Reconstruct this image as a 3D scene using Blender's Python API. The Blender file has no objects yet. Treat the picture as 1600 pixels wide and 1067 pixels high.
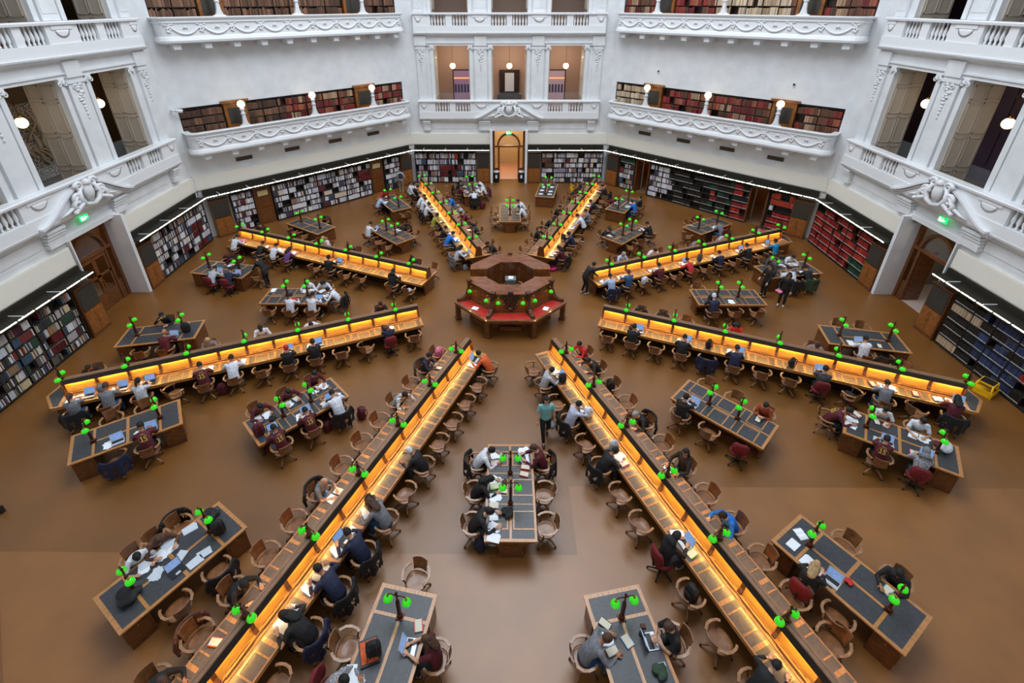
import bpy, math, random
from math import sin, cos, pi, radians as rad
from mathutils import Vector, Matrix
random.seed(7)
SC = bpy.context.scene
COL = SC.collection
# ------------------------------------------------------------------ camera
def basis():
    yaw, pitch, roll = -0.007, -0.479, -0.001
    fw = Vector((sin(yaw)*cos(pitch), cos(yaw)*cos(pitch), sin(pitch)))
    rt = Vector((cos(yaw), -sin(yaw), 0)); up = rt.cross(fw)
    r2 = rt*cos(roll)+up*sin(roll); u2 = up*cos(roll)-rt*sin(roll)
    return fw, r2, u2
FW, RT, UP = basis()
CAMP = Vector((-0.188, -18.611, 12.209)); FPX, PX, PY = 769.63, 785.87, 401.68
cam = bpy.data.objects.new('camera', bpy.data.cameras.new('camera')); COL.objects.link(cam)
cam.matrix_world = Matrix(((RT.x, UP.x, -FW.x, CAMP.x), (RT.y, UP.y, -FW.y, CAMP.y), (RT.z, UP.z, -FW.z, CAMP.z), (0, 0, 0, 1)))
cam.data.sensor_width = 36; cam.data.lens = FPX/1600*36
cam.data.shift_x = (800-PX)/1600; cam.data.shift_y = -(533.5-PY)/1600
cam.data.clip_end = 200
SC.camera = cam
def fl(u, v, z=0.0):
    "point of the place at height z that the photograph shows at pixel u, v"
    d = FW + RT*((u-PX)/FPX) - UP*((v-PY)/FPX)
    return CAMP + d*((z-CAMP.z)/d.z)
# ------------------------------------------------------------------ light
SC.view_settings.view_transform = 'Standard'; SC.view_settings.look = 'None'
SC.view_settings.exposure = 0.1; SC.view_settings.gamma = 1; SC.view_settings.use_curve_mapping = False
SC.cycles.max_bounces = 6; SC.cycles.diffuse_bounces = 3; SC.cycles.glossy_bounces = 3
SC.cycles.transmission_bounces = 3; SC.cycles.transparent_max_bounces = 4
SC.cycles.caustics_reflective = False; SC.cycles.caustics_refractive = False
SC.cycles.sample_clamp_indirect = 4; SC.cycles.use_denoising = True
w = bpy.data.worlds.new('world'); SC.world = w; w.use_nodes = True
w.node_tree.nodes['Background'].inputs[0].default_value = (0.62, 0.76, 1.0, 1)
w.node_tree.nodes['Background'].inputs[1].default_value = 0.13
def area(name, loc, size, power, col, rot=(0, 0, 0), shape='DISK', sy=None):
    l = bpy.data.lights.new(name, 'AREA'); l.shape = shape; l.size = size; l.energy = power; l.color = col
    if sy: l.size_y = sy
    o = bpy.data.objects.new(name, l); o.location = loc; o.rotation_euler = rot; COL.objects.link(o); return o
area('dome_skylight', (0, 1, 26.5), 21, 6500, (0.86, 0.93, 1.0))
def point(name, loc, power, col, r=0.15):
    l = bpy.data.lights.new(name, 'POINT'); l.energy = power; l.color = col; l.shadow_soft_size = r
    o = bpy.data.objects.new(name, l); o.location = loc; COL.objects.link(o); return o
# ------------------------------------------------------------------ materials
def srgb(r, g, b):
    f = lambda c: (c/255/12.92 if c/255 <= 0.04045 else ((c/255+0.055)/1.055)**2.4)
    return (f(r), f(g), f(b), 1)
MC = {}
def mat(name, col, rough=0.6, metal=0.0, emit=None, es=1.0, noise=None, scale=8.0, bump=0.0, stretch=None, coat=0.0, spec=0.5):
    if name in MC: return MC[name]
    m = bpy.data.materials.new(name); m.use_nodes = True; nt = m.node_tree; p = nt.nodes['Principled BSDF']
    c = srgb(*col)
    p.inputs['Base Color'].default_value = c; p.inputs['Roughness'].default_value = rough; p.inputs['Metallic'].default_value = metal
    p.inputs['Coat Weight'].default_value = coat; p.inputs['Specular IOR Level'].default_value = spec
    if emit: p.inputs['Emission Color'].default_value = srgb(*emit); p.inputs['Emission Strength'].default_value = es
    if noise or bump:
        tc = nt.nodes.new('ShaderNodeTexCoord'); mp = nt.nodes.new('ShaderNodeMapping'); nt.links.new(tc.outputs['Object'], mp.inputs[0])
        if stretch: mp.inputs['Scale'].default_value = stretch
        no = nt.nodes.new('ShaderNodeTexNoise'); no.inputs['Scale'].default_value = scale; no.inputs['Detail'].default_value = 4
        nt.links.new(mp.outputs[0], no.inputs[0])
        if noise:
            r = nt.nodes.new('ShaderNodeValToRGB'); r.color_ramp.elements[0].position = 0.35; r.color_ramp.elements[1].position = 0.68
            r.color_ramp.elements[0].color = srgb(*[max(0, x*(1-noise)) for x in col]); r.color_ramp.elements[1].color = srgb(*[min(255, x*(1+noise*0.5)) for x in col])
            nt.links.new(no.outputs[0], r.inputs[0]); nt.links.new(r.outputs[0], p.inputs['Base Color'])
        if bump:
            b = nt.nodes.new('ShaderNodeBump'); b.inputs['Strength'].default_value = bump; b.inputs['Distance'].default_value = 0.02
            nt.links.new(no.outputs[0], b.inputs['Height']); nt.links.new(b.outputs[0], p.inputs['Normal'])
    MC[name] = m; return m
white = mat('white_plaster', (226, 228, 230), 0.55, noise=0.03, scale=1.5)
whitetrim = mat('white_painted_trim', (232, 233, 235), 0.4)
band = mat('cream_acoustic_band', (228, 224, 214), 0.6)
groove = mat('dark_groove', (40, 38, 34), 0.8)
cream = mat('cream_corridor_paint', (214, 190, 150), 0.6)
beige = mat('beige_shutter_paint', (196, 184, 168), 0.5)
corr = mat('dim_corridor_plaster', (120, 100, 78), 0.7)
oak = mat('oak', (186, 128, 72), 0.3, noise=0.16, scale=5, stretch=(6, 1, 6), coat=0.25)
oakd = mat('dark_oak', (112, 66, 32), 0.35, noise=0.25, scale=5, stretch=(1, 1, 5), coat=0.2)
chairw = mat('chair_oak', (138, 90, 54), 0.32, noise=0.22, scale=7, coat=0.25)
chairl = mat('chair_arm_oak', (158, 114, 76), 0.3, noise=0.15, scale=7, coat=0.3)
darkw = mat('dark_stained_wood', (52, 32, 20), 0.4, noise=0.2, scale=6)
capw = mat('partition_cap_wood', (142, 104, 76), 0.35, noise=0.15, scale=5, stretch=(8, 1, 8), coat=0.2)
panelw = mat('honey_oak_panel', (216, 158, 72), 0.5, noise=0.04, scale=2)
counterw = mat('counter_top_mahogany', (132, 78, 50), 0.28, noise=0.3, scale=3, stretch=(1, 5, 1), coat=0.35)
desk_wood = mat('counter_panel_wood', (136, 80, 40), 0.35, noise=0.25, scale=5, coat=0.2)
leather = mat('slate_leather', (58, 60, 66), 0.38, noise=0.12, scale=14)
leatherb = mat('brown_leather', (96, 84, 74), 0.28, noise=0.12, scale=14)
redleather = mat('red_leather', (176, 44, 42), 0.35, noise=0.08, scale=10)
brass = mat('brass', (190, 140, 70), 0.3, 0.9)
bronze = mat('dark_bronze', (84, 44, 28), 0.35, 0.5)
green = mat('green_glass_shade', (30, 160, 10), 0.12, emit=(50, 235, 12), es=0.55, coat=0.6)
greenk = mat('lit_shade_top', (190, 255, 120), 0.2, emit=(170, 255, 90), es=1.8)
warmstrip = mat('warm_light_strip', (255, 200, 110), 0.5, emit=(255, 208, 112), es=100.0)
ledstrip = mat('white_led_strip', (255, 255, 255), 0.5, emit=(255, 246, 226), es=16.0)
globe = mat('lit_globe', (255, 250, 235), 0.4, emit=(255, 226, 176), es=2.6)
black = mat('black_plastic', (22, 22, 24), 0.45)
chrome = mat('chrome', (190, 190, 195), 0.2, 1.0)
redfab = mat('burgundy_upholstery', (112, 20, 26), 0.8, noise=0.1, scale=20)
metalsh = mat('dark_steel_shelf', (40, 36, 32), 0.5)
canopy = mat('black_canopy', (34, 31, 22), 0.5)
louver = mat('dark_louvre', (48, 44, 40), 0.5)
paper = mat('white_paper', (236, 240, 248), 0.7)
paperb = mat('printed_paper', (206, 214, 226), 0.7, noise=0.07, scale=60)
yellow = mat('yellow_plastic', (238, 184, 20), 0.4)
glassm = mat('dark_window_glass', (70, 66, 52), 0.08, noise=0.5, scale=2)
screen = mat('lit_laptop_screen', (90, 130, 190), 0.3, emit=(150, 176, 215), es=0.45, noise=0.3, scale=9)
silver = mat('silver_aluminium', (196, 198, 204), 0.35, 0.3)
skinm = mat('skin', (206, 156, 126), 0.55)
skin2 = mat('tan_skin', (170, 118, 88), 0.55)
eyew = mat('eye', (30, 22, 20), 0.3)
exitg = mat('green_exit_panel', (20, 170, 90), 0.4, emit=(20, 200, 100), es=1.6)
exitw = mat('white_exit_pictogram', (255, 255, 255), 0.4, emit=(230, 255, 240), es=2.0)
def colm(n):
    T = dict(maroon=(88, 20, 34), white=(218, 222, 232), black=(20, 20, 23), navy=(24, 32, 62), grey=(120, 122, 128), blue=(24, 110, 205), denim=(46, 86, 132),
             red=(196, 44, 44), orange=(214, 92, 40), rust=(150, 66, 32), teal=(128, 190, 190), lavender=(190, 192, 214), lightblue=(170, 192, 226), green=(40, 66, 46), purple=(104, 62, 128),
             pink=(224, 120, 160), darkgrey=(62, 62, 66), lightgrey=(180, 184, 192), brown=(92, 56, 42), skyblue=(24, 150, 205), yellow=(228, 216, 30), khaki=(150, 136, 110),
             darkred=(110, 18, 26), hair_black=(18, 15, 14), hair_brown=(74, 48, 34), hair_blond=(176, 146, 104), hair_grey=(150, 148, 146), lime=(150, 205, 60), palegreen=(170, 215, 120), magenta=(205, 40, 120), coral=(235, 110, 100))
    return mat('fabric_'+n if not n.startswith('hair') else n, T[n], 0.75, noise=0.12, scale=18, bump=0.25)
def striped(name, c1, c2, scale, kind='BANDS', direction='Z'):
    if name in MC: return MC[name]
    m = bpy.data.materials.new(name); m.use_nodes = True; nt = m.node_tree; p = nt.nodes['Principled BSDF']; p.inputs['Roughness'].default_value = 0.75
    tc = nt.nodes.new('ShaderNodeTexCoord')
    if kind == 'BANDS':
        t = nt.nodes.new('ShaderNodeTexWave'); t.bands_direction = direction; t.inputs['Scale'].default_value = scale
    else:
        t = nt.nodes.new('ShaderNodeTexVoronoi'); t.inputs['Scale'].default_value = scale
    nt.links.new(tc.outputs['Object'], t.inputs[0]); r = nt.nodes.new('ShaderNodeValToRGB'); r.color_ramp.interpolation = 'CONSTANT'
    r.color_ramp.elements[0].color = srgb(*c1); r.color_ramp.elements[1].position = 0.45; r.color_ramp.elements[1].color = srgb(*c2)
    nt.links.new(t.outputs[0], r.inputs[0]); nt.links.new(r.outputs[0], p.inputs['Base Color']); MC[name] = m; return m
# ------------------------------------------------------------------ mesh collector
class MB:
    def __init__(s): s.v = []; s.f = []; s.mi = []; s.sm = []; s.M = None
    def add(s, vs, fs, m=0, smooth=False):
        n = len(s.v)
        s.v += [tuple(s.M @ Vector(v)) for v in vs] if s.M else [tuple(v) for v in vs]
        s.f += [tuple(i+n for i in f) for f in fs]; s.mi += [m]*len(fs); s.sm += [smooth]*len(fs); return s
    def box(s, x0, x1, y0, y1, z0, z1, m=0, R=None):
        if R is None and s.M is None:
            n = len(s.v); s.v += [(x0, y0, z0), (x1, y0, z0), (x1, y1, z0), (x0, y1, z0), (x0, y0, z1), (x1, y0, z1), (x1, y1, z1), (x0, y1, z1)]
            s.f += [(n, n+3, n+2, n+1), (n+4, n+5, n+6, n+7), (n, n+1, n+5, n+4), (n+1, n+2, n+6, n+5), (n+2, n+3, n+7, n+6), (n+3, n, n+4, n+7)]
            s.mi += [m]*6; s.sm += [False]*6; return s
        vs = [(x, y, z) for z in (z0, z1) for x, y in ((x0, y0), (x1, y0), (x1, y1), (x0, y1))]
        if R: vs = [tuple(R @ Vector(q)) for q in vs]
        return s.add(vs, [(0, 3, 2, 1), (4, 5, 6, 7), (0, 1, 5, 4), (1, 2, 6, 5), (2, 3, 7, 6), (3, 0, 4, 7)], m)
    def ext(s, poly, a, b, axis='z', m=0, smooth=False):
        "extrude a closed 2-D outline; axis z: (x,y)  x: (y,z)  y: (x,z)"
        mk = {'z': lambda p, t: (p[0], p[1], t), 'x': lambda p, t: (t, p[0], p[1]), 'y': lambda p, t: (p[0], t, p[1])}[axis]
        n = len(poly); vs = [mk(p, a) for p in poly]+[mk(p, b) for p in poly]
        fs = [tuple(range(n))[::-1], tuple(range(n, 2*n))]; s.add(vs, fs, m)
        k = len(s.v)-2*n
        for i in range(n):
            j = (i+1) % n; s.f.append((k+i, k+j, k+n+j, k+n+i)); s.mi.append(m); s.sm.append(smooth)
        return s
    def loft(s, rings, m=0, smooth=True, caps=True):
        n = len(rings[0]); vs = [q for r in rings for q in r]; fs = []
        for k in range(len(rings)-1):
            for i in range(n):
                j = (i+1) % n; fs.append((k*n+i, k*n+j, (k+1)*n+j, (k+1)*n+i))
        if caps: fs += [tuple(range(n))[::-1], tuple(range((len(rings)-1)*n, len(rings)*n))]
        return s.add(vs, fs, m, smooth)
    def tube(s, pts, r, n=8, m=0, sy=1.0, closecap=True):
        pts = [Vector(p) for p in pts]; rr = r if isinstance(r, (list, tuple)) else [r]*len(pts); rings = []
        up = Vector((0, 0, 1)); prev = None
        for i, p in enumerate(pts):
            t = (pts[min(i+1, len(pts)-1)]-pts[max(i-1, 0)]).normalized()
            if prev is None: a = t.cross(up) if abs(t.z) < 0.95 else t.cross(Vector((0, 1, 0)))
            else: a = prev-t*prev.dot(t)
            a.normalize(); prev = a; b = t.cross(a)
            rings.append([p+(a*cos(2*pi*k/n)+b*sin(2*pi*k/n)*sy)*rr[i] for k in range(n)])
        return s.loft(rings, m)
    def lathe(s, prof, cx=0, cy=0, n=14, m=0):
        return s.loft([[(cx+r*cos(2*pi*k/n), cy+r*sin(2*pi*k/n), z) for k in range(n)] for r, z in prof], m)
    def ball(s, c, r, nu=12, nv=8, m=0, R=None):
        rx, ry, rz = r if isinstance(r, (list, tuple)) else (r, r, r); rings = []
        for j in range(nv+1):
            t = -pi/2+pi*j/nv; q = max(cos(t), 0.02)
            ring = [Vector((rx*q*cos(2*pi*k/nu), ry*q*sin(2*pi*k/nu), rz*sin(t))) for k in range(nu)]
            rings.append([(R @ v if R else v)+Vector(c) for v in ring])
        return s.loft(rings, m)
    def mesh(s, name, mats):
        me = bpy.data.meshes.new(name); me.from_pydata(s.v, [], s.f)
        for mm in (mats if isinstance(mats, (list, tuple)) else [mats]): me.materials.append(mm)
        me.polygons.foreach_set('material_index', s.mi); me.polygons.foreach_set('use_smooth', s.sm); me.update(); return me
    def obj(s, name, mats, parent=None, loc=None, rz=None):
        o = bpy.data.objects.new(name, s.mesh(name, mats)); COL.objects.link(o)
        if parent: o.parent = parent
        if loc is not None: o.location = loc
        if rz is not None: o.rotation_euler[2] = rz
        return o
def trim(l):
    for a_, b_ in (('', ''), (', writing', ''), (', leaning', ''), (', typing', ''), (', resting', ''), (', thinking', ''), (', sitting', ''), ('yellow and black striped', 'striped'), ('black and white patterned', 'patterned'), (' table', ''), (' side', ''), (' seat', ''), (' top ', ' ')):
        if len(l.split()) <= 16: break
        l = l.replace(a_, b_)
    return l
def tag(o, label=None, cat=None, group=None, kind=None):
    label = trim(label) if label else label
    if label: o['label'] = label
    if cat: o['category'] = cat
    if group: o['group'] = group
    if kind: o['kind'] = kind
    return o
def empty(name, loc=(0, 0, 0), rz=0, label=None, cat=None, group=None):
    o = bpy.data.objects.new(name, None); o.empty_display_size = 0.2; COL.objects.link(o); o.location = loc; o.rotation_euler[2] = rz
    return tag(o, label, cat, group)
def struct(o): o['kind'] = 'structure'; return o
def copy_tree(src, loc=None, rz=None, label=None, group=None, parent=None, mats=None):
    c = src.copy(); COL.objects.link(c); c.parent = parent
    if loc is not None: c.location = loc
    if rz is not None: c.rotation_euler[2] = rz
    if label: c['label'] = trim(label)
    if group: c['group'] = group
    elif 'group' in c and label and parent is None: pass
    for ch in KIDS.get(src.name, []): copy_tree(ch, parent=c)
    return c
KIDS = {}
def proto_done(root):
    for o in root.children:
        KIDS.setdefault(root.name, []).append(o); proto_done(o)
class Proto:
    "first placement moves the prototype itself, later ones copy it"
    def __init__(s, root): s.root = root; s.used = False; proto_done(root)
    def put(s, loc, rz, label, group=None):
        if not s.used:
            s.used = True; o = s.root; o.location = loc; o.rotation_euler[2] = rz; o['label'] = trim(label)
            if group: o['group'] = group
            return o
        return copy_tree(s.root, loc, rz, label, group)
def frame_pt(F, x, y, z=0): # local (x right, y outward) to the place
    cx, cy, b = F; b = rad(b); return Vector((cx+x*cos(b)+y*sin(b), cy-x*sin(b)+y*cos(b), z))
# ------------------------------------------------------------------ floor
R0 = 17.4; HS = R0*math.tan(pi/8)
def octo(a, off=0.0): return [(a/cos(pi/8)*sin(rad(22.5+45*k)), a/cos(pi/8)*cos(rad(22.5+45*k))) for k in range(8)][::-1]
fm = bpy.data.materials.new('brown_linoleum'); fm.use_nodes = True; nt = fm.node_tree; p = nt.nodes['Principled BSDF']
tc = nt.nodes.new('ShaderNodeTexCoord'); sx = nt.nodes.new('ShaderNodeSeparateXYZ'); nt.links.new(tc.outputs['Object'], sx.inputs[0])
no = nt.nodes.new('ShaderNodeTexNoise'); no.inputs['Scale'].default_value = 0.45; no.inputs['Detail'].default_value = 6; nt.links.new(tc.outputs['Object'], no.inputs[0])
cr = nt.nodes.new('ShaderNodeValToRGB'); cr.color_ramp.elements[0].position = 0.3; cr.color_ramp.elements[0].color = srgb(110, 70, 27); cr.color_ramp.elements[1].position = 0.75; cr.color_ramp.elements[1].color = srgb(130, 84, 36)
nt.links.new(no.outputs[0], cr.inputs[0]); nt.links.new(cr.outputs[0], p.inputs['Base Color'])
n2 = nt.nodes.new('ShaderNodeTexNoise'); n2.inputs['Scale'].default_value = 90; nt.links.new(tc.outputs['Object'], n2.inputs[0])
bp = nt.nodes.new('ShaderNodeBump'); bp.inputs['Strength'].default_value = 0.12; bp.inputs['Distance'].default_value = 0.01
nt.links.new(n2.outputs[0], bp.inputs['Height']); nt.links.new(bp.outputs[0], p.inputs['Normal'])
p.inputs['Roughness'].default_value = 0.36; p.inputs['Specular IOR Level'].default_value = 0.7
fl2 = mat('brown_linoleum_sheet', (140, 92, 44), 0.36, spec=0.7, noise=0.06, scale=1.0)
m = MB(); m.ext(octo(19.5), -0.3, 0, 'z'); struct(m.obj('floor', fm))
# the paler sheets of linoleum towards the viewer
m = MB()
m.ext([(1.6, -9.2), (1.6, -16.2), (8, -16.2), (15.6, -9.9), (15.9, -9.2)][::-1], 0.001, 0.004, 'z')
m.ext([(-12.9, -11.15), (-8, -16.2), (1.6, -16.2), (1.6, -11.15)], 0.001, 0.004, 'z')
struct(m.obj('trim_1', fl2))
# ------------------------------------------------------------------ octagon walls (local frame: x = right as seen from inside, y = distance outward, z up)
SIDES = {0: 'back', 90: 'right', -90: 'left', 45: 'back_right', -45: 'back_left', 135: 'front_right', -135: 'front_left', 180: 'front'}
WN = {0: 'rear wall', 90: 'right wall', -90: 'left wall', 45: 'rear right wall', -45: 'rear left wall'}
def wrot(a): return -rad(a)
BASE = 10.37
PIERS = [(-7.22, -5.17), (-2.72, -1.21), (1.21, 2.72), (5.17, 7.22)]
OPEN = [(-5.17, -2.72), (-1.21, 1.21), (2.72, 5.17)]
def prof_box(m, x0, x1, yf, prof):
    "a moulding run along x: prof = list of (projection, z) outline in front of the face yf"
    m.ext([(yf, prof[0][1])]+[(yf-pj, z) for pj, z in prof]+[(yf, prof[-1][1])], x0, x1, 'x')
def scroll(m, cx, cz, r, y, turns=1.4, n=18, w=0.05, flip=1):
    pts = [(cx+flip*r*(1-0.75*i/n)*cos(2*pi*turns*i/n), y, cz+r*(1-0.75*i/n)*sin(2*pi*turns*i/n)) for i in range(n+1)]
    m.tube(pts, [w*(1-0.4*i/n) for i in range(n+1)], 6)
def relief_drop(m, cx, ztop, y, s=1.0):
    rnd = random.Random(3)
    for k in range(14):
        dz = (k % 7)*0.1*s; m.ball((cx+rnd.uniform(-.2, .2)*s*(1-dz*0.9), y, ztop-0.1-dz), (0.085*s, 0.05, 0.06*s), 7, 5)
    for k, dz in enumerate((0.85, 1.0, 1.12, 1.28, 1.45)): m.ball((cx, y, ztop-dz*s), (0.1*s-0.015*k, 0.045, 0.07*s), 7, 5)
    scroll(m, cx-0.16*s, ztop-0.16, 0.13*s, y, w=0.03); scroll(m, cx+0.16*s, ztop-0.16, 0.13*s, y, w=0.03, flip=-1)
def bay_storey(m, zb, ztop_open, full=True):
    # piers with reveals
    for x0, x1 in PIERS: m.box(x0, x1, 17.5, 18.7, zb, ztop_open)
    # pilasters, panels, capitals and relief drops
    for cx, hw in ((-6.0, 0.32), (-1.95, 0.42), (1.95, 0.42), (6.0, 0.32)):
        if full:
            m.box(cx-hw, cx+hw, 17.38, 17.5, zb+1.2, ztop_open); m.box(cx-hw-0.04, cx+hw+0.04, 17.33, 17.5, ztop_open-0.22, ztop_open-0.1)
            relief_drop(m, cx, ztop_open-0.2, 17.36, 0.95)
        else:
            m.box(cx-hw, cx+hw, 17.38, 17.5, zb+1.2, ztop_open)
            for q in (0.07, ): m.box(cx-hw+q, cx+hw-q, 17.36, 17.38, zb+1.45, ztop_open-0.3)
    for x0, x1 in OPEN:
        for s, x in ((1, x0), (-1, x1)):
            m.box(min(x, x+s*-0.22), max(x, x+s*-0.22), 17.42, 17.5, zb+1.2, ztop_open-0.16)
            if full:  # ionic capital
                m.box(x-0.14-s*0.08, x+0.14-s*0.08, 17.36, 17.55, ztop_open-0.1, ztop_open)
                scroll(m, x-s*0.08-0.12, ztop_open-0.2, 0.1, 17.38, w=0.035); scroll(m, x-s*0.08+0.12, ztop_open-0.2, 0.1, 17.38, w=0.035, flip=-1)
def balustrade(a, zb, zt, idx, groups, ztall):
    o = empty('balustrade', (0, 0, 0), wrot(a), 'white stone balustrade with turned balusters, %s, %s' % (WN[a], ztall), 'balustrade')
    m = MB()
    m.box(-6.35, 6.35, 17.12, 17.5, zb, zb+0.42); prof_box(m, -6.4, 6.4, 17.5, [(0.44, zt-0.12), (0.46, zt-0.04), (0.42, zt)])
    ed = -6.35
    for x0, x1 in groups+[(6.35, 9)]:
        m.box(ed, min(x0, 6.35), 17.16, 17.46, zb+0.42, zt-0.1); ed = x1
    for cx in (-6.0, -1.95, 1.95, 6.0):
        hw = 0.5 if abs(cx) < 3 else 0.26
        m.box(cx-hw, cx+hw, 17.12, 17.16, zt-0.28, zt-0.14); m.loft([[(cx+hw*0.7*cos(t)*q, 17.14-0.03*(1-q), zt-0.3-0.28*abs(sin(t))*q) for t in [pi*i/8 for i in range(9)]] for q in (1, 0.7)], 0, True)
    m.obj('rail', whitetrim, o)
    if not hasattr(balustrade, 'me'):
        b = MB(); b.lathe([(0.05, 0), (0.05, 0.05), (0.03, 0.08), (0.075, 0.2), (0.06, 0.3), (0.03, 0.45), (0.04, 0.5), (0.05, 0.53), (0.05, 0.57)], n=8); balustrade.me = b.mesh('baluster', whitetrim)
    for x0, x1 in groups:
        n = 5
        for k in range(n):
            c = bpy.data.objects.new('baluster', balustrade.me); COL.objects.link(c); c.parent = o
            c.location = (x0+(k+0.5)*(x1-x0)/n, 17.31, zb+0.42); c.scale = (1, 1, (zt-0.1-zb-0.42)/0.57)
    return o
GR = [(-5.2, -4.2), (-3.77, -2.75), (2.75, 3.77), (4.2, 5.2)]
GC = [(-1.2, -0.18), (0.18, 1.2)]
def shutter_reveal(o, a, zb, zt):
    for x, s in ((5.17, -1), (1.21, -1), (-2.72, -1), (-5.17, 1), (-1.21, 1), (2.72, 1)):
        m = MB(); y0, y1 = 17.62, 18.85
        m.box(min(x, x+s*0.06), max(x, x+s*0.06), y0, y1, zb, zt-0.05)
        for c in range(2):
            ya = y0+0.08+c*0.58
            for (z0, z1) in ((zb+0.15, zb+1.2), (zb+1.35, zb+2.55), (zb+2.7, zb+3.9), (zb+4.0, zt-0.2)):
                for (q, t) in ((0.0, 0.02), (0.07, -0.006)):
                    pass
                m.box(min(x+s*0.06, x+s*0.085), max(x+s*0.06, x+s*0.085), ya, ya+0.5, z0, z0+0.04); m.box(min(x+s*0.06, x+s*0.085), max(x+s*0.06, x+s*0.085), ya, ya+0.5, z1-0.04, z1)
                m.box(min(x+s*0.06, x+s*0.085), max(x+s*0.06, x+s*0.085), ya, ya+0.04, z0, z1); m.box(min(x+s*0.06, x+s*0.085), max(x+s*0.06, x+s*0.085), ya+0.46, ya+0.5, z0, z1)
        m.obj('shutter', beige, o)
def bay_wall(a):
    s = SIDES[a]; m = MB()
    # ground storey
    for x0, x1 in ((-7.35, -1.36), (1.36, 7.35)):
        m.box(x0, x1, 17.45, 18.2, 0, 2.84)
    m.box(-7.35, -1.2, 17.5, 18.7, 3.66, 4.81); m.box(1.2, 7.35, 17.5, 18.7, 3.66, 4.81); m.box(-1.2, 1.2, 17.5, 18.7, 3.9, 4.81)
    bay_storey(m, 4.81, 9.56); bay_storey(m, BASE, 15.4, False)
    # entablatures
    for zb in (9.56, 15.4):
        m.box(-7.35, 7.35, 17.5, 18.7, zb, zb+0.82)
        m.box(-6.1, 6.1, 17.4, 17.5, zb, zb+0.14)
        m.box(-6.2, 6.2, 17.34, 17.5, zb+0.14, zb+0.2); m.box(-6.1, 6.1, 17.42, 17.5, zb+0.2, zb+0.56)
        prof_box(m, -6.42, 6.42, 17.5, [(0.12, zb+0.56), (0.16, zb+0.62), (0.34, zb+0.68), (0.42, zb+0.75), (0.44, zb+0.81)])
        for cx in (-6.0, -1.95, 1.95, 6.0): m.box(cx-0.4, cx+0.4, 17.3, 17.5, zb, zb+0.6)
    prof_box(m, -6.4, 6.4, 17.5, [(0.1, 4.5), (0.14, 4.58), (0.3, 4.66), (0.38, 4.74), (0.4, 4.81)])
    for cx, hw in ((-5.9, 0.26), (-1.75, 0.42), (1.75, 0.42), (5.9, 0.26)):
        for k in range(5): m.box(cx-hw, cx+hw, 17.5-0.34+k*0.05, 17.5, 4.5-k*0.13, 4.6-k*0.13)
        m.box(cx-hw+0.03, cx+hw-0.03, 17.3, 17.5, 3.9, 4.5)
    m.box(-5.6, -2.2, 17.47, 17.5, 4.0, 4.42); m.box(2.2, 5.6, 17.47, 17.5, 4.0, 4.42)
    struct(m.obj('wall_'+s, white, rz=wrot(a)))
    m = MB()
    for x0, x1 in ((-7.2, -1.37), (1.37, 7.2)): m.box(x0, x1, 17.38, 18.2, 2.86, 3.66); m.box(x0+0.02, x1-0.02, 17.36, 17.38, 2.9, 3.62)
    struct(m.obj('trim_2', band, rz=wrot(a)))
    m = MB() # door surround
    for s1 in (-1, 1):
        nearj = (a, s1) in ((-90, -1), (90, 1)); m.box(min(s1*1.2, s1*(1.26 if nearj else 1.37)), max(s1*1.2, s1*(1.26 if nearj else 1.37)), 17.36 if nearj else 17.02, 18.0, 0, 3.95)
    m.box(-1.37, 1.37, 17.35, 18.0, 3.85, 4.05); m.box(-1.6, 1.6, 17.4, 17.5, 4.05, 4.2)
    struct(m.obj('trim_3', whitetrim, rz=wrot(a)))
    # pediment with cartouche
    o = empty('pediment', (0, 0, 0), wrot(a), 'curved white plaster pediment with scrolled cartouche above the door, %s' % WN[a], 'pediment')
    m = MB(); N = 40; top = []; 
    def arch(x):
        t = min(1, abs(x)/2.45); return 4.83+1.02*(0.5+0.5*cos(pi*t))**0.85
    xs = [-2.45+4.9*i/N for i in range(N+1)]
    for k, (dy, dz, w) in enumerate(((0.46, 0.0, 0.09), (0.36, -0.11, 0.07), (0.28, -0.2, 0.05))):
        rings = []
        for x in xs:
            z = arch(x)+dz; rings.append([(x, 17.4-dy, z-w/2), (x, 17.4-dy, z+w/2), (x, 17.45, z+w/2), (x, 17.45, z-w/2)])
        m.loft(rings, 0, False)
    m.loft([[(x, 17.1, 4.8), (x, 17.1, max(4.84, arch(x)-0.05)), (x, 17.45, max(4.84, arch(x)-0.05)), (x, 17.45, 4.8)] for x in xs], 0, False)
    m.obj('arched_moulding', whitetrim, o)
    m = MB(); m.ball((0, 16.98, 5.42), (0.2, 0.14, 0.3), 14, 8); m.lathe([(0.1, 5.66), (0.16, 5.72), (0.05, 5.86)], 0, 16.95, 8)
    for s1 in (-1, 1):
        scroll(m, s1*0.3, 5.66, 0.17, 16.98, w=0.07, flip=s1); scroll(m, s1*0.52, 5.3, 0.19, 16.98, w=0.075, flip=-s1)
        m.tube([(s1*0.3, 16.98, 5.62), (s1*0.42, 16.95, 5.3), (s1*0.3, 16.95, 5.05), (0, 16.93, 4.95)], [0.07, 0.08, 0.08, 0.07], 8)
        m.tube([(s1*0.5, 16.98, 5.4), (s1*0.75, 16.97, 5.15), (s1*0.62, 16.96, 4.92)], [0.06, 0.08, 0.05], 8)
        for k in range(6): m.ball((s1*(0.35+0.09*k), 16.95, 5.12-0.04*k), 0.075, 7, 5)
        m.tube([(s1*0.75, 17.0, 5.1), (s1*1.05, 17.02, 4.98), (s1*1.3, 17.04, 4.93)], [0.06, 0.05, 0.02], 6)
    m.v = [(x*1.18, 17.0+(y-17.0)*1.3-0.05, 4.9+(z-4.9)*1.15) for x, y, z in m.v]; m.obj('cartouche', whitetrim, o)
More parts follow.
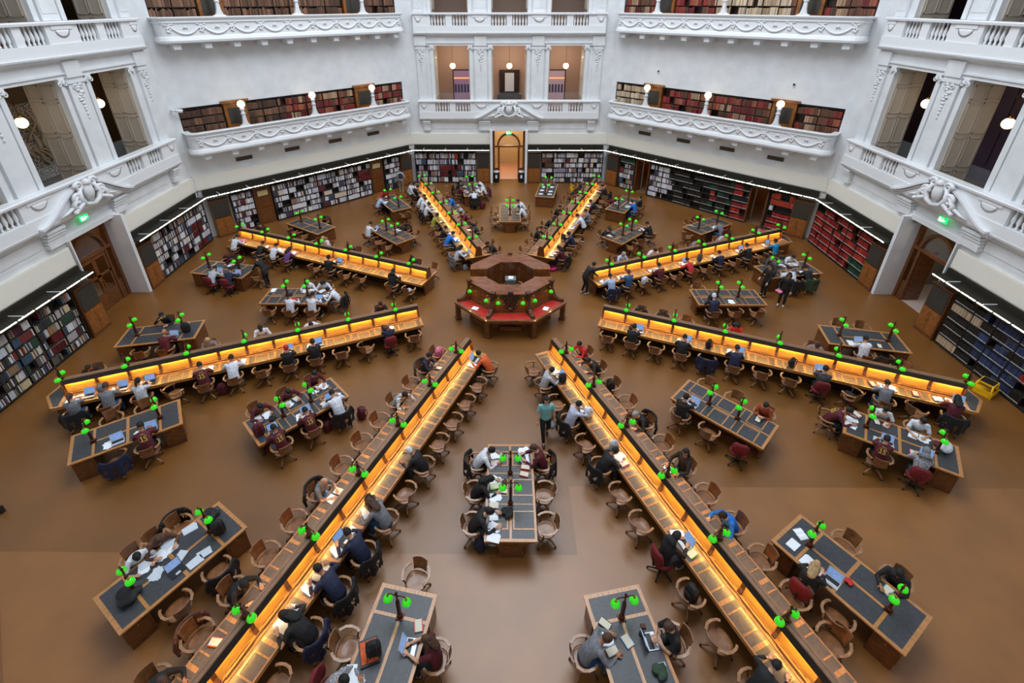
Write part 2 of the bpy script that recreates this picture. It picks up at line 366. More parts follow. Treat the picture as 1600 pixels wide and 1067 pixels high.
    balustrade(a, 4.81, 6.03, 1, GR, 'first floor'); balustrade(a, BASE, 11.56, 2, GR[:2]+GC+GR[2:], 'second floor')
    # corridor behind
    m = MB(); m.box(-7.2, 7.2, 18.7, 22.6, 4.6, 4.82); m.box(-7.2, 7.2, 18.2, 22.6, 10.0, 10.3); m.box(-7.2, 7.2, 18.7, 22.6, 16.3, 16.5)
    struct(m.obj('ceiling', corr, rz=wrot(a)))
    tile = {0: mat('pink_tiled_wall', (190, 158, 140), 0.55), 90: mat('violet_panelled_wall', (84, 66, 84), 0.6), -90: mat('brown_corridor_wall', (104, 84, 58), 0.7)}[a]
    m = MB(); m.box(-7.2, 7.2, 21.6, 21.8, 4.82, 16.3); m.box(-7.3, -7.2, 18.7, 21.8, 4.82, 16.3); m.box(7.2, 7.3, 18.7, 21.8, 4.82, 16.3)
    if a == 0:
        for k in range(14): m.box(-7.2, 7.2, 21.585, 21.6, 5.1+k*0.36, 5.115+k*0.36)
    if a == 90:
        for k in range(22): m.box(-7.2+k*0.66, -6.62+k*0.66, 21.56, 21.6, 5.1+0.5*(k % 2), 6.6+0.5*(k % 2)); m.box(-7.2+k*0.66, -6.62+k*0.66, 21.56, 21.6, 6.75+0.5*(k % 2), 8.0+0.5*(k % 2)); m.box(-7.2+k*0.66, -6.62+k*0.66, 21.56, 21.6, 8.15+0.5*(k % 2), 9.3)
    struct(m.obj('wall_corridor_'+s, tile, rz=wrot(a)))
    sh = empty('shutters', (0, 0, 0), wrot(a), 'beige panelled shutters folded in the window reveals, %s' % WN[a], 'shutters'); shutter_reveal(sh, a, 4.82, 9.55); 
    sh2 = empty('shutters', (0, 0, 0), wrot(a), 'beige panelled shutters in the second floor reveals, %s' % WN[a], 'shutters'); shutter_reveal(sh2, a, BASE, 15.4)
    for i, (x0, x1) in enumerate(OPEN):
        g = MB(); g.box(x0, x1, 18.75, 18.765, 4.82, 6.3); struct(g.obj('window_%d' % (i+1), MC.get('clear_glass') or clearglass(), rz=wrot(a)))
    for i, cx in enumerate((-3.98, 0.02, 4.0)):
        loc = frame_pt((0, 0, a), cx, 18.4, 8.17)
        word = {0: ('left', 'middle', 'right'), -90: ('nearest', 'middle', 'farthest'), 90: ('farthest', 'middle', 'nearest')}[a][i]
        hang_globe(loc, 'white globe pendant in the %s opening, first floor corridor, %s' % (word, WN[a]))
def clearglass():
    m = bpy.data.materials.new('clear_glass'); m.use_nodes = True; p = m.node_tree.nodes['Principled BSDF']
    p.inputs['Roughness'].default_value = 0.02; p.inputs['Alpha'].default_value = 0.07; p.inputs['Base Color'].default_value = (0.5, 0.55, 0.58, 1); MC['clear_glass'] = m; return m
def hang_globe(loc, label):
    if not hasattr(hang_globe, 'P'):
        o = empty('pendant_lamp', (0, 0, 0), 0, 'x', 'lamp', 'globe pendants in the corridors')
        m = MB(); m.ball((0, 0, 0), 0.2, 18, 12); m.obj('globe', globe, o)
        m = MB(); m.tube([(0, 0, 0.2), (0, 0, 1.8)], 0.012, 6); m.obj('rod', bronze, o); m = MB(); m.lathe([(0.05, 0.17), (0.09, 0.2), (0.05, 0.26), (0.015, 0.28)], n=10); m.obj('fitting', brass, o)
        hang_globe.P = Proto(o)
    hang_globe.P.put(loc, 0, label, 'globe pendants in the corridors')
for a in (0, 90, -90): bay_wall(a)
# corridor light comes from the pendants and the rear corridor's own lamps
for cx in (-4.08, 0.03, 4.15): point('pendant_light', frame_pt((0, 0, 0), cx, 19.6, 8.6), 75, (1.0, 0.8, 0.6), 0.2)
for a in (90, -90):
    for cx in (-4.08, 0.03, 4.15): point('pendant_light', frame_pt((0, 0, a), cx, 19.9, 8.6), 8, (1.0, 0.75, 0.5), 0.2)
# ------------------------------------------------------------------ gallery walls
BOOKS = [] # filled later: (world frame, x, y, z, w, h, d, colour index)
def gallery_wall(a):
    s = SIDES[a]; m = MB()
    m.box(-7.3, -3.4-0.95 if False else -7.0, 17.45, 18.2, 0, 2.84)
    m.box(-7.3, 7.3, 17.5, 18.6, 3.66, 4.95)
    for z0, z1 in ((7.28, 10.5), (13.0, 16.5)): m.box(-7.3, 7.3, 17.45, 18.6, z0, z1)
    for z0, z1 in ((4.95, 7.28), (10.5, 13.0)):
        m.box(-7.3, -6.93, 17.45, 18.6, z0, z1); m.box(6.93, 7.3, 17.45, 18.6, z0, z1); m.box(-6.93, 6.93, 17.9, 18.6, z0, z1)
    struct(m.obj('wall_'+s, white, rz=wrot(a)))
    m = MB(); m.box(-7.2, 7.2, 17.38, 18.2, 2.86, 3.66); m.box(-7.17, 7.17, 17.36, 17.38, 2.9, 3.62)
    for x0, x1 in ((-7.2, -4.4), (-3.35, 3.5), (4.55, 7.2)): m.box(x0, x1, 17.45, 18.2, 0, 2.86)
    struct(m.obj('trim_2', band, rz=wrot(a)))
    if a == 45:
        point('passage_lamp', frame_pt((0, 0, a), -3.8, 19.8, 2.5), 14, (1.0, .8, .55), .2); point('passage_lamp', frame_pt((0, 0, a), 4.0, 19.8, 2.5), 14, (1.0, .8, .55), .2)
        m = MB(); m.box(-7, 7, 17.3, 21, -0.01, 0.003); struct(m.obj('trim_4', mat('passage_floor', (120, 92, 70), 0.5), rz=wrot(a)))
        m = MB(); m.box(-7, 7, 21, 21.2, 0, 2.86); m.box(-7, 7, 18.2, 21.2, 2.86, 3.0); m.box(-7.1, -7, 18.2, 21, 0, 2.86); m.box(7, 7.1, 18.2, 21, 0, 2.86); struct(m.obj('wall_passage', mat('passage_panelling', (150, 96, 48), 0.5), rz=wrot(a)))
    zf = {1: (4.95, 6.1, 'lower'), 2: (10.42, 11.56, 'upper')}
    for z0, z1, nm in zf.values():
        o = empty('balcony', (0, 0, 0), wrot(a), 'white %s balcony with rounded ends and plaster garlands, %s' % (nm, WN[a]), 'balcony')
        def path(off):
            P = []; L = 6.98; yf = 16.5; r = 0.5
            P.append((-L+off, 17.5)); 
            for i in range(7): t = pi+pi/2*i/6; P.append((-L+r+(r-off)*cos(t), yf+r+(r-off)*sin(t)))
            for i in range(7): t = 1.5*pi+pi/2*i/6; P.append((L-r+(r-off)*cos(t), yf+r+(r-off)*sin(t)))
            P.append((L-off, 17.5)); return P
        m = MB()
        def run(prof): # prof: (offset, z) outline swept along the path
            rings = [[(path(of)[i][0], path(of)[i][1], z) for of, z in prof] for i in range(16)]
            m.loft(rings, 0, False)
        run([(0.06, z0+0.12), (0.06, z1-0.08), (0.2, z1-0.08), (0.2, z0+0.12)][::-1])
        run([(-0.03, z1-0.1), (-0.06, z1-0.03), (-0.03, z1), (0.25, z1), (0.25, z1-0.1)][::-1])
        run([(-0.02, z0+0.0), (-0.05, z0+0.1), (0.0, z0+0.24), (0.06, z0+0.3), (0.2, z0+0.3), (0.3, z0)][::-1])
        run([(0.0, z1-0.26), (-0.0, z1-0.22), (0.1, z1-0.22), (0.1, z1-0.26)][::-1])
        m.obj('parapet', whitetrim, o)
        m = MB(); P = path(0.15); m.ext(P, z0-0.05, z0+0.1, 'z')
        for k in range(10):
            x = -6.3+k*1.4; m.box(x-0.16, x+0.16, 16.65, 17.5, z0-0.3, z0-0.05); m.box(x-0.19, x+0.19, 16.6, 17.5, z0-0.1, z0-0.05)
        m.obj('slab', white, o)
        m = MB(); zc = z1-0.34; n = 9; st = 13.0/n
        for k in range(n):
            xa = -6.5+k*st; pts = [(xa+st*i/10, 16.53, zc-0.42*(1-(2*i/10-1)**2)) for i in range(11)]
            m.tube(pts, [0.028+0.03*sin(pi*i/10) for i in range(11)], 6)
            m.ball((xa+st/2, 16.53, zc-0.12), (0.05, 0.04, 0.09), 6, 4); m.tube([(xa+st/2-0.1, 16.53, zc-0.2), (xa+st/2, 16.53, zc-0.04), (xa+st/2+0.1, 16.53, zc-0.2)], 0.02, 5)
        for k in range(n+1):
            xa = -6.5+k*st
            for q in range(5): t = 2*pi*q/5; m.ball((xa+0.07*cos(t), 16.53, zc-0.22+0.1*sin(t)), (0.065, 0.045, 0.065), 6, 4)
            m.tube([(xa-0.22, 16.53, zc+0.04), (xa-0.08, 16.52, zc+0.0), (xa, 16.53, zc-0.1), (xa+0.08, 16.52, zc), (xa+0.22, 16.53, zc+0.04)], 0.028, 6)
        m.obj('garland', whitetrim, o)
        for i, x in enumerate((-4.05, 0.0, 4.05)):
            pos = (('left', 'middle', 'right')[i])
            q = empty('lamp_standard', frame_pt((0, 0, a), x, 16.62, z1), wrot(a), 'white standard with lit globe, %s one on the %s balcony, %s' % (pos, nm, WN[a]), 'lamp', 'globe standards on the balconies')
            mm = MB(); mm.ext([(-0.34, 0), (-0.16, 0.1), (-0.1, 0.3), (-0.07, 0.62), (0.07, 0.62), (0.1, 0.3), (0.16, 0.1), (0.34, 0)][::-1], -0.08, 0.08, 'y'); mm.lathe([(0.09, 0.6), (0.15, 0.66), (0.09, 0.72), (0.1, 0.84), (0.15, 0.9), (0.06, 0.97)], n=10); mm.obj('pedestal', whitetrim, q)
            mm = MB(); mm.ball((0, 0, 1.16), 0.2, 18, 12); mm.obj('globe', globe, q)
    # vents below the lower balcony
    for k, x in enumerate((-4.3, -1.45, 1.42, 4.25)):
        o = tag(MB().box(-0.45, 0.45, -0.03, 0.03, -0.11, 0.11).obj('wall_vent', mat('vent_grille', (96, 84, 66), 0.6)), 'brown grille vent below the balcony, number %s from the left, %s' % (('one', 'two', 'three', 'four')[k], WN[a]), 'vent', 'vents below the balconies')
        o.location = frame_pt((0, 0, a), x, 17.47, 4.15); o.rotation_euler[2] = wrot(a)
        mm = MB()
        for q in range(5): mm.box(-0.42, 0.42, -0.045, -0.03, -0.09+q*0.04, -0.07+q*0.04)
        mm.obj('slat', mat('vent_slat', (60, 52, 42), 0.6), o)
for a in (45, -45): gallery_wall(a)
for a in (135, -135):
    m = MB(); m.box(-7.3, 7.3, 17.5, 17.9, 0, 16.5); struct(m.obj('wall_'+SIDES[a], white, rz=wrot(a)))
m = MB(); m.box(-7.3, 7.3, 17.5, 17.9, 0, 8.4); m.box(-7.3, -5, 17.5, 17.9, 8.4, 16.5); m.box(5, 7.3, 17.5, 17.9, 8.4, 16.5); struct(m.obj('wall_front', white, rz=wrot(180)))
# upper dome drum
m = MB(); n = 16
ring = lambda r, z: [(r*sin(2*pi*(k+.5)/n), r*cos(2*pi*(k+.5)/n), z) for k in range(n)]
m.loft([ring(18.8, 16.4), ring(17.8, 20), ring(14.5, 25)], 0, False, False); struct(m.obj('ceiling', white))
# ------------------------------------------------------------------ ground floor joinery
def seg_names(a, i):
    return [WN[a]+t for t in ({0: (', left of the door', ', right of the door'), 90: (', far side of the door', ', near side of the door'), -90: (', near side of the door', ', far side of the door')}.get(a) or (', left end', ', middle', ', right end'))][i]
def led_canopy(a, x0, x1, where):
    o = empty('shelf_canopy', (0, 0, 0), wrot(a), 'black canopy with white strip light above the shelves, %s' % where, 'canopy')
    m = MB(); m.box(x0, x1, 16.78, 17.36, 2.5, 2.6); m.box(x0, x1, 17.3, 17.37, 2.6, 2.86); m.obj('hood', canopy, o)
    m = MB(); n = max(2, int((x1-x0)/0.62)); st = (x1-x0)/n
    for k in range(n): m.box(x0+k*st+0.03, x0+(k+1)*st-0.05, 16.755, 16.78, 2.57, 2.592)
    m.obj('strip_light', ledstrip, o)
    for k in range(int((x1-x0)/1.6)): MB().box(x0+0.7+k*1.6, x0+0.73+k*1.6, 16.78, 17.3, 2.6, 2.63).obj('bracket', whitetrim, o)
def cabinet(a, x0, x1, label):
    o = empty('wall_cabinet', frame_pt((0, 0, a), (x0+x1)/2, 17.2), wrot(a), label, 'cabinet', 'louvred cabinets along the walls'); w_ = (x1-x0)/2
    m = MB(); m.box(-w_, w_, -0.2, 0.22, 0, 2.18); m.box(-w_-0.03, w_+0.03, -0.24, 0.22, 2.18, 2.23); m.box(-w_-0.01, w_+0.01, -0.22, 0.2, 0, 0.12); m.obj('body', oakd, o)
    m = MB(); m.box(-w_+0.04, w_-0.04, -0.215, -0.2, 1.2, 2.14); m.obj('louvre_panel', louver, o)
    m = MB()
    for k in range(12): m.box(-w_+0.05, w_-0.05, -0.24, -0.215, 1.24+k*0.075, 1.265+k*0.075)
    m.obj('slat', mat('slat_edge', (74, 70, 64), 0.4), o)
    for s in (-1, 1):
        m = MB(); xa, xb = (0.01, w_-0.04) if s > 0 else (-w_+0.04, -0.01)
        m.box(xa, xb, -0.225, -0.2, 0.14, 1.14); m.box(xa+0.07, xb-0.07, -0.235, -0.225, 0.22, 1.06); d = m.obj('door', mat('cabinet_door_oak', (150, 92, 44), 0.35, noise=0.2, scale=5, stretch=(4, 1, 1)), o)
        MB().box(-s*-0.05-0.015, -s*-0.05+0.015, -0.26, -0.235, 0.66, 0.7).obj('handle', brass, d)
PAL = dict(
    pale=[(226, 226, 230), (214, 212, 222), (200, 198, 210), (236, 236, 236), (232, 230, 226), (150, 140, 160), (70, 66, 84), (150, 110, 100), (92, 40, 50), (216, 200, 180), (60, 80, 100), (225, 225, 230), (40, 40, 46)],
    mix=[(205, 200, 196), (180, 176, 176), (96, 88, 84), (50, 52, 60), (120, 50, 50), (60, 84, 110), (210, 190, 150), (44, 70, 58), (225, 225, 225), (150, 120, 90), (80, 40, 60), (200, 205, 215)],
    maroon=[(110, 28, 32), (96, 22, 28)], redv=[(158, 34, 32), (140, 30, 30), (170, 54, 42)], orange=[(196, 66, 36), (180, 54, 34)],
    dark=[(30, 28, 26), (38, 32, 28), (26, 30, 28)], greenv=[(22, 78, 56), (30, 66, 52)], bluev=[(44, 58, 92), (38, 50, 84), (52, 66, 100)], brown=[(96, 66, 44), (120, 84, 60), (84, 56, 40), (140, 100, 76)],
    leath=[(124, 36, 34), (140, 48, 42), (104, 30, 30), (120, 74, 52), (92, 60, 44), (150, 84, 60), (176, 140, 110)], tan=[(196, 170, 140), (180, 152, 122), (206, 184, 158)], umber=[(110, 76, 56), (92, 62, 46), (128, 88, 66), (76, 50, 38)])
CN = {'pale': 'pale', 'mix': 'mixed', 'maroon': 'maroon', 'redv': 'red', 'orange': 'orange red', 'dark': 'black', 'greenv': 'dark green', 'bluev': 'dark blue', 'brown': 'brown', 'leath': 'red leather', 'tan': 'tan', 'umber': 'brown leather'}
def bmat(c): return mat('book_cloth_%d_%d_%d' % c, c, 0.55)
GB, LB = [], []
def fill(store, a, x0, x1, z, hmax, yfront, plan, row, where, gap=0.12, dep=0.2, wr=(0.025, 0.055)):
    x = x0; rnd = random.Random(int((a+90)*7+row*131+x0*17))
    while x < x1-0.06:
        t = plan(x, row); run = rnd.uniform(0.12, 0.5); e = min(x1-0.02, x+run)
        if t is None or rnd.random() < gap: x = e+0.02; continue
        series = rnd.random() < 0.4 or t not in ('pale', 'mix', 'brown'); c0 = rnd.choice(PAL[t]); h0 = hmax*rnd.uniform(0.78, 0.97); w0 = rnd.uniform(*wr)
        while x < e-0.02:
            w_ = w0 if series else rnd.uniform(*wr); h_ = h0 if series else hmax*rnd.uniform(0.68, 0.97); c = c0 if series else rnd.choice(PAL[t])
            if x+w_ > x1: break
            q = rnd.choice((0.8, 0.92, 1.0, 1.1)) if t not in ('pale', 'mix') else 1.0; c = tuple(min(255, int(v*q)) for v in c)
            store.append((a, x, yfront+rnd.uniform(0, 0.012 if series else 0.03), z, w_-0.005, h_*rnd.uniform(0.985, 1), dep*rnd.uniform(0.85, 1), c, t, row, where)); x += w_
def bookcase(a, x0, x1, plan, where, rows=6, name='bookcase', ztop=2.34, z0=0.1, yf=17.06, mt=None, store=GB, cat='bookcase', labelp='dark steel wall bookcase', **kw):
    o = empty(name, (0, 0, 0), wrot(a), '%s, %s' % (labelp, where), cat); mt = mt or metalsh
    MB().box(x0, x1, yf+0.3, yf+0.33, z0-0.08, ztop).obj('back_panel', mt, o)
    n = max(1, round((x1-x0)/0.92)); st = (x1-x0)/n; hr = (ztop-z0)/rows
    for k in range(n+1): MB().box(x0+k*st-0.012, x0+k*st+0.012, yf, yf+0.3, z0-0.08, ztop).obj('upright', mt, o)
    for r in range(rows+1): MB().box(x0, x1, yf-0.005, yf+0.3, z0+r*hr-0.02, z0+r*hr).obj('shelf', mt, o)
    MB().box(x0, x1, yf+0.02, yf+0.3, 0 if z0 < 1 else z0-0.1, z0-0.02).obj('plinth', black, o)
    for r in range(rows):
        for k in range(n): fill(store, a, x0+k*st+0.015, x0+(k+1)*st-0.012, z0+r*hr, hr-0.03, yf+0.02, plan, r, where, **kw)
def p_mix(x, r, P='pale'): return P
def plan_N0(x, r): return 'maroon' if -5.2 < x < -4.2 and r in (1, 2) else ('orange' if -4.1 < x < -3.7 and r == 4 else 'pale')
def plan_N1(x, r): return 'brown' if x < 3.3 and r in (3, 4) else 'pale'
def plan_W1(x, r): return 'maroon' if 5.4 < x < 6.1 and r in (0, 2, 3) else ('mix' if r == 5 else 'pale')
def plan_W0(x, r): return 'maroon' if -4.1 < x < -3.6 and r in (1, 2) else 'mix'
def plan_NW(x, r): return 'maroon' if (x > 2.0 and r in (3, 4)) else 'pale'
def plan_NEl(x, r): return 'greenv' if r > 4 else 'mix'
def plan_NEm(x, r):
    if x < -1.9: return 'pale'
    if x < 0.9: return 'dark' if (int(x*3)+r) % 4 else None
    if x < 1.3 and r in (2, 3): return 'redv'
    if x < 2.4: return 'greenv' if (int(x*2.2)+r) % 3 == 0 else 'dark'
    return 'redv' if r < 3 or (r > 3 and x < 2.7) else 'dark'
def plan_NEr(x, r): return {5: 'orange', 4: 'orange', 3: ('pale' if x < 5.2 else None)}.get(r, 'redv')
def plan_E0(x, r): return 'redv' if not (r in (0, 1) and x > -3.6) else 'greenv'
def plan_E1(x, r):
    if r == 0 and x < 3.0: return 'tan'
    if r == 4 and x < 3.4: return 'tan'
    if x < 3.4: return 'dark'
    if x > 5.6 and r < 3: return 'redv' if (int(x*3)) % 2 else 'dark'
    return 'bluev' if (int(x*1.1)+r) % 4 else 'dark'
bookcase(0, -6.95, -2.45, plan_N0, seg_names(0, 0), 5); bookcase(0, 2.45, 6.95, plan_N1, seg_names(0, 1), 6)
bookcase(-90, 2.42, 6.95, plan_W1, seg_names(-90, 1), 6); bookcase(-90, -6.95, -2.45, plan_W0, seg_names(-90, 0), 6)
bookcase(90, -6.95, -2.42, plan_E0, seg_names(90, 0), 6); bookcase(90, 2.45, 6.95, plan_E1, seg_names(90, 1), 6)
bookcase(-45, -5.65, -4.45, p_mix, seg_names(-45, 0), 6); bookcase(-45, -3.3, 3.45, plan_NW, seg_names(-45, 1), 6); bookcase(-45, 4.6, 5.85, p_mix, seg_names(-45, 2), 6)
bookcase(45, -5.7, -4.48, plan_NEl, seg_names(45, 0), 6); bookcase(45, -3.27, 3.47, plan_NEm, seg_names(45, 1), 6); bookcase(45, 4.66, 5.95, plan_NEr, seg_names(45, 2), 6)
for a, side in ((0, 'rear wall'), (-90, 'left wall'), (90, 'right wall')):
    for x, wd in ((1.88, 'right' if a == 0 else ('far' if a < 0 else 'near')), (-1.88, 'left' if a == 0 else ('near' if a < 0 else 'far'))):
        cabinet(a, x-0.47, x+0.47, 'louvred oak cabinet on the %s side of the door, %s' % (wd, side))
        led_canopy(a, *((1.4, 6.95) if x > 0 else (-6.95, -1.4)), where='%s side of the door, %s' % (wd, side))
for a, side in ((-45, 'rear left wall'), (45, 'rear right wall')):
    for x, wd in ((-6.32, 'left'), (6.4, 'right')): cabinet(a, x-0.47, x+0.47, 'louvred oak cabinet at the %s end of the %s' % (wd, side))
    led_canopy(a, -6.95, 6.95, where=side)
    for x, wd in ((-3.87, 'left'), (3.98, 'right')):
        if a < 0:
            m = MB(); m.box(x-0.5, x+0.5, 17.2, 17.4, 0, 2.4); m.box(x-0.38, x+0.38, 17.17, 17.2, 0.1, 1.0); m.box(x-0.38, x+0.38, 17.17, 17.2, 1.1, 1.7)
            d = struct(m.obj('door_2' if x < 0 else 'door_3', oakd, rz=wrot(a)))
            q = tag(MB().box(-0.3, 0.3, -0.02, 0.02, -0.16, 0.16).obj('wall_sign', mat('cream_sign', (206, 184, 130), 0.5)), 'cream notice board over the %s oak door, %s' % (wd, side), 'sign'); q.location = frame_pt((0, 0, a), x, 17.15, 1.98); q.rotation_euler[2] = wrot(a)
        else:
            m = MB(); m.box(x-0.53, x-0.46, 17.05, 17.9, 0, 2.4); m.box(x+0.46, x+0.53, 17.05, 17.9, 0, 2.4); m.box(x-0.53, x+0.53, 17.05, 17.9, 2.3, 2.42); struct(m.obj('trim_5', oakd, rz=wrot(a)))
# gallery shelves: oak cases with doors between
def p_gal(a, lv):
    def f(x, r):
        if a < 0: return ('umber' if x < -1.5 and lv == 1 else 'leath' if lv == 1 else ('brown' if x < 1 else 'umber'))
        return 'tan' if (x < -4.6 and lv == 1) else ('leath' if lv == 1 or x < -1 or x > 3 else 'tan')
    return f
for a in (-45, 45):
    dx = ((-4.13, 0.63), (3.9, 0.68)) if a < 0 else ((-4.0, 0.63), (4.05, 0.65))
    for lv, (z0, zt) in ((1, (5.06, 7.2)), (2, (10.52, 12.95))):
        segs = [(-6.9, dx[0][0]-dx[0][1]), (dx[0][0]+dx[0][1], 0.0), (0.0, dx[1][0]-dx[1][1]), (dx[1][0]+dx[1][1], 6.9)]
        for k, (x0, x1) in enumerate(segs):
            bookcase(a, x0+0.01, x1-0.01, p_gal(a, lv), '%s gallery, %s, %s' % (('lower', 'upper')[lv-1], WN[a], ('first case', 'second case', 'third case', 'fourth case')[k]), 5, 'gallery_bookcase', zt, z0, 17.5, darkw, LB, 'bookcase', 'dark wooden bookcase', gap=0.04, dep=0.24, wr=(0.05, 0.08))
        for k, (x, hw) in enumerate(dx):
            m = MB(); m.box(x-hw+0.03, x+hw-0.03, 17.38, 17.85, z0-0.06, zt+0.08); m.box(x-hw-0.1, x+hw+0.1, 17.28, 17.85, zt+0.08, zt+0.2); m.box(x-hw+0.16, x+hw-0.16, 17.35, 17.38, z0, z0+0.95)
            d = struct(m.obj('door_%d' % (4+k), mat('gallery_door_oak', (146, 88, 36), 0.35, noise=0.2, scale=4), rz=wrot(a)))
            MB().box(x-hw+0.2, x+hw-0.2, 17.36, 17.39, z0+1.1, zt-0.2).obj('door_glass', mat('dark_door_glass', (60, 58, 54), 0.15), d)
PGM = mat('book_pages', (216, 208, 190), 0.8); lblm = mat('white_spine_label', (225, 225, 222), 0.7)
def wpos(b): return frame_pt((0, 0, b[0]), b[1]+b[4]/2, b[2], b[3])
def unit_book():
    m = MB(); m.box(0, 1, 0, 0.04, 0, 1); m.box(0, 0.1, 0.04, 1, 0, 1); m.box(0.9, 1, 0.04, 1, 0, 1); m.box(0.1, 0.9, 0.04, 0.97, 0.02, 0.97, 1); return m
ubm = unit_book().mesh('book', [bmat((200, 200, 200)), PGM])
m = unit_book(); m.box(0.1, 0.9, -0.01, 0.0, 0.08, 0.17, 2); ublm = m.mesh('labelled_book', [bmat((200, 200, 200)), PGM, lblm])
def inview(P):
    d = P-CAMP; z = d.dot(FW); u = PX+FPX*d.dot(RT)/z; v = PY-FPX*d.dot(UP)/z; return 3 < u < 1597 and 3 < v < 1064
def split_books(store, name, restname, what, zfmt):
    st = sorted([b for b in store], key=lambda b: (0 if inview(wpos(b)) else 1, (wpos(b)-CAMP).length))
    for b in st[:300]:
        a, x, y, z, w_, h, d, c, t, row, where = b
        o = bpy.data.objects.new(name, ublm if t in ('bluev', 'dark', 'redv', 'greenv') else ubm); COL.objects.link(o)
        o.location = frame_pt((0, 0, a), x, y, z); o.rotation_euler[2] = wrot(a); o.scale = (w_, d, h)
        o.material_slots[0].link = 'OBJECT'; o.material_slots[0].material = bmat(c)
        tone = 'light' if sum(c) > 520 else ('dark' if sum(c) < 200 else 'mid-toned')
        lb = '%s %s, shelf %s, %s' % ({'pale': tone, 'mix': tone}.get(t, CN[t]), what, ('one', 'two', 'three', 'four', 'five', 'six')[row], where); lb = lb.replace('from the left', 'in')
        tag(o, lb, 'book', lb)
    # the rest: one object
    cl = sorted(set(b[7] for b in st[300:])); ci = {c: i for i, c in enumerate(cl)}; m = MB()
    for b in st[300:]:
        a, x, y, z, w_, h, d, c, t, row, where = b
        m.M = Matrix.Rotation(-rad(a), 4, 'Z'); m.box(x, x+w_, y, y+d, z, z+h, ci[c])
        if t in ('bluev', 'dark', 'redv', 'greenv'): m.box(x+w_*.1, x+w_*.9, y-0.003, y, z+h*.08, z+h*.17, len(cl))
        else: m.box(x+w_*.12, x+w_*.88, y+0.004, y+d-0.01, z+h, z+h+0.001, len(cl)+1)
    o = m.obj(restname, [bmat(c) for c in cl]+[lblm, PGM]); tag(o, 'the many other %ss filling the wall shelves' % what, 'books', kind='stuff')
split_books(GB, 'book', 'shelved_books', 'book', None); split_books(LB, 'bound_volume', 'shelved_volumes', 'bound volume', None)
# ------------------------------------------------------------------ doors of the three bays
def bay_door(a, leaf_open):
    m = MB(); W = darkw
    m.box(-1.2, -1.05, 17.9, 18.1, 0, 3.85); m.box(1.05, 1.2, 17.9, 18.1, 0, 3.85); m.box(-1.05, 1.05, 17.9, 18.1, 2.5, 2.62)
    m.box(-0.82, -0.72, 17.92, 18.06, 0, 2.5); m.box(0.72, 0.82, 17.92, 18.06, 0, 2.5); m.box(-1.05, -0.82, 17.95, 18.03, 0, 0.9); m.box(0.82, 1.05, 17.95, 18.03, 0, 0.9)
    pts = [(0.87*cos(pi*i/16), 2.62+0.95*sin(pi*i/16)) for i in range(17)]
    m.loft([[(x*1.0, 17.88, 2.62+(z-2.62)*1.0), (x*0.86, 17.88, 2.62+(z-2.62)*0.86), (x*0.86, 18.1, 2.62+(z-2.62)*0.86), (x, 18.1, z)] for x, z in pts], 0, False)
    m.box(-1.05, 1.05, 17.95, 18.0, 3.6, 3.85) if a == 90 else None
    d = struct(m.obj('door_1', oakd, rz=wrot(a)))
    for s in (-1, 1):
        q = MB(); 
        if leaf_open: q.box(s*0.72-0.03, s*0.72+0.03, 18.06, 18.72, 0.02, 2.46)
        else: q.box(min(0, s*0.71), max(0, s*0.71), 17.96, 18.01, 0.02, 0.75); q.box(min(0, s*0.71), max(0, s*0.71), 17.96, 18.01, 2.3, 2.46); q.box(min(0, s*0.1), max(0, s*0.1), 17.96, 18.01, 0.75, 2.3); q.box(min(s*.6, s*0.71), max(s*.6, s*0.71), 17.96, 18.01, 0.75, 2.3); q.box(min(0, s*0.71), max(0, s*0.71), 17.96, 18.01, 1.5, 1.6)
        e = q.obj('door_leaf', oakd, d); MB().box(s*0.08-0.02, s*0.08+0.02, 17.9, 17.96, 1.0, 1.3).obj('door_handle', brass, e) if not leaf_open else None
    struct(MB().box(-0.75, 0.75, 18.0, 18.01, 2.62, 3.45).obj('window_4', MC['clear_glass'], rz=wrot(a)))
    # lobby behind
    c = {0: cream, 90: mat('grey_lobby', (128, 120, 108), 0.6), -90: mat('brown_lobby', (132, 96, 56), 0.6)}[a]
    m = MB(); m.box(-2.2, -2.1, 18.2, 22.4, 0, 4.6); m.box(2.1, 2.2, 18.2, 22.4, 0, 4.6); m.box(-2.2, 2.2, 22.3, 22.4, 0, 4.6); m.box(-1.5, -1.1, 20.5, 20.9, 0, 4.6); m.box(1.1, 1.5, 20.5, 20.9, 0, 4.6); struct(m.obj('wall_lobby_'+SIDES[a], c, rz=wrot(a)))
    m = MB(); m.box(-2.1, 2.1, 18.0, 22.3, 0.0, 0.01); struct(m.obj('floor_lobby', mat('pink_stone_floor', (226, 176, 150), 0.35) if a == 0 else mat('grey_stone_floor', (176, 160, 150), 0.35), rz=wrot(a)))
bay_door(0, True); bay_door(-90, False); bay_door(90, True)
point('lobby_lamp', (0, 20, 3.8), 190, (1.0, 0.75, 0.48), 0.3); point('lobby_lamp', (20.2, 0, 3.8), 60, (1.0, 0.9, 0.75), 0.3); point('lobby_lamp', (-20.2, 0, 3.8), 50, (1.0, 0.7, 0.4), 0.3)
for x, lb in ((-0.93, 'left'), (0.95, 'right')):
    o = empty('litter_bin', (x, 17.35, 0), 0, 'black litter bin with grey lid on the %s side of the rear door' % lb, 'bin', 'litter bins at the rear door')
    MB().lathe([(0.2, 0), (0.22, 0.05), (0.23, 0.72), (0.24, 0.76)], n=18).obj('bin_body', black, o); MB().lathe([(0.24, 0.76), (0.23, 0.84), (0.14, 0.88), (0.1, 0.86)], n=18).obj('lid', silver, o); MB().box(-0.07, 0.07, -0.24, -0.225, 0.35, 0.6).obj('sticker', paper, o)
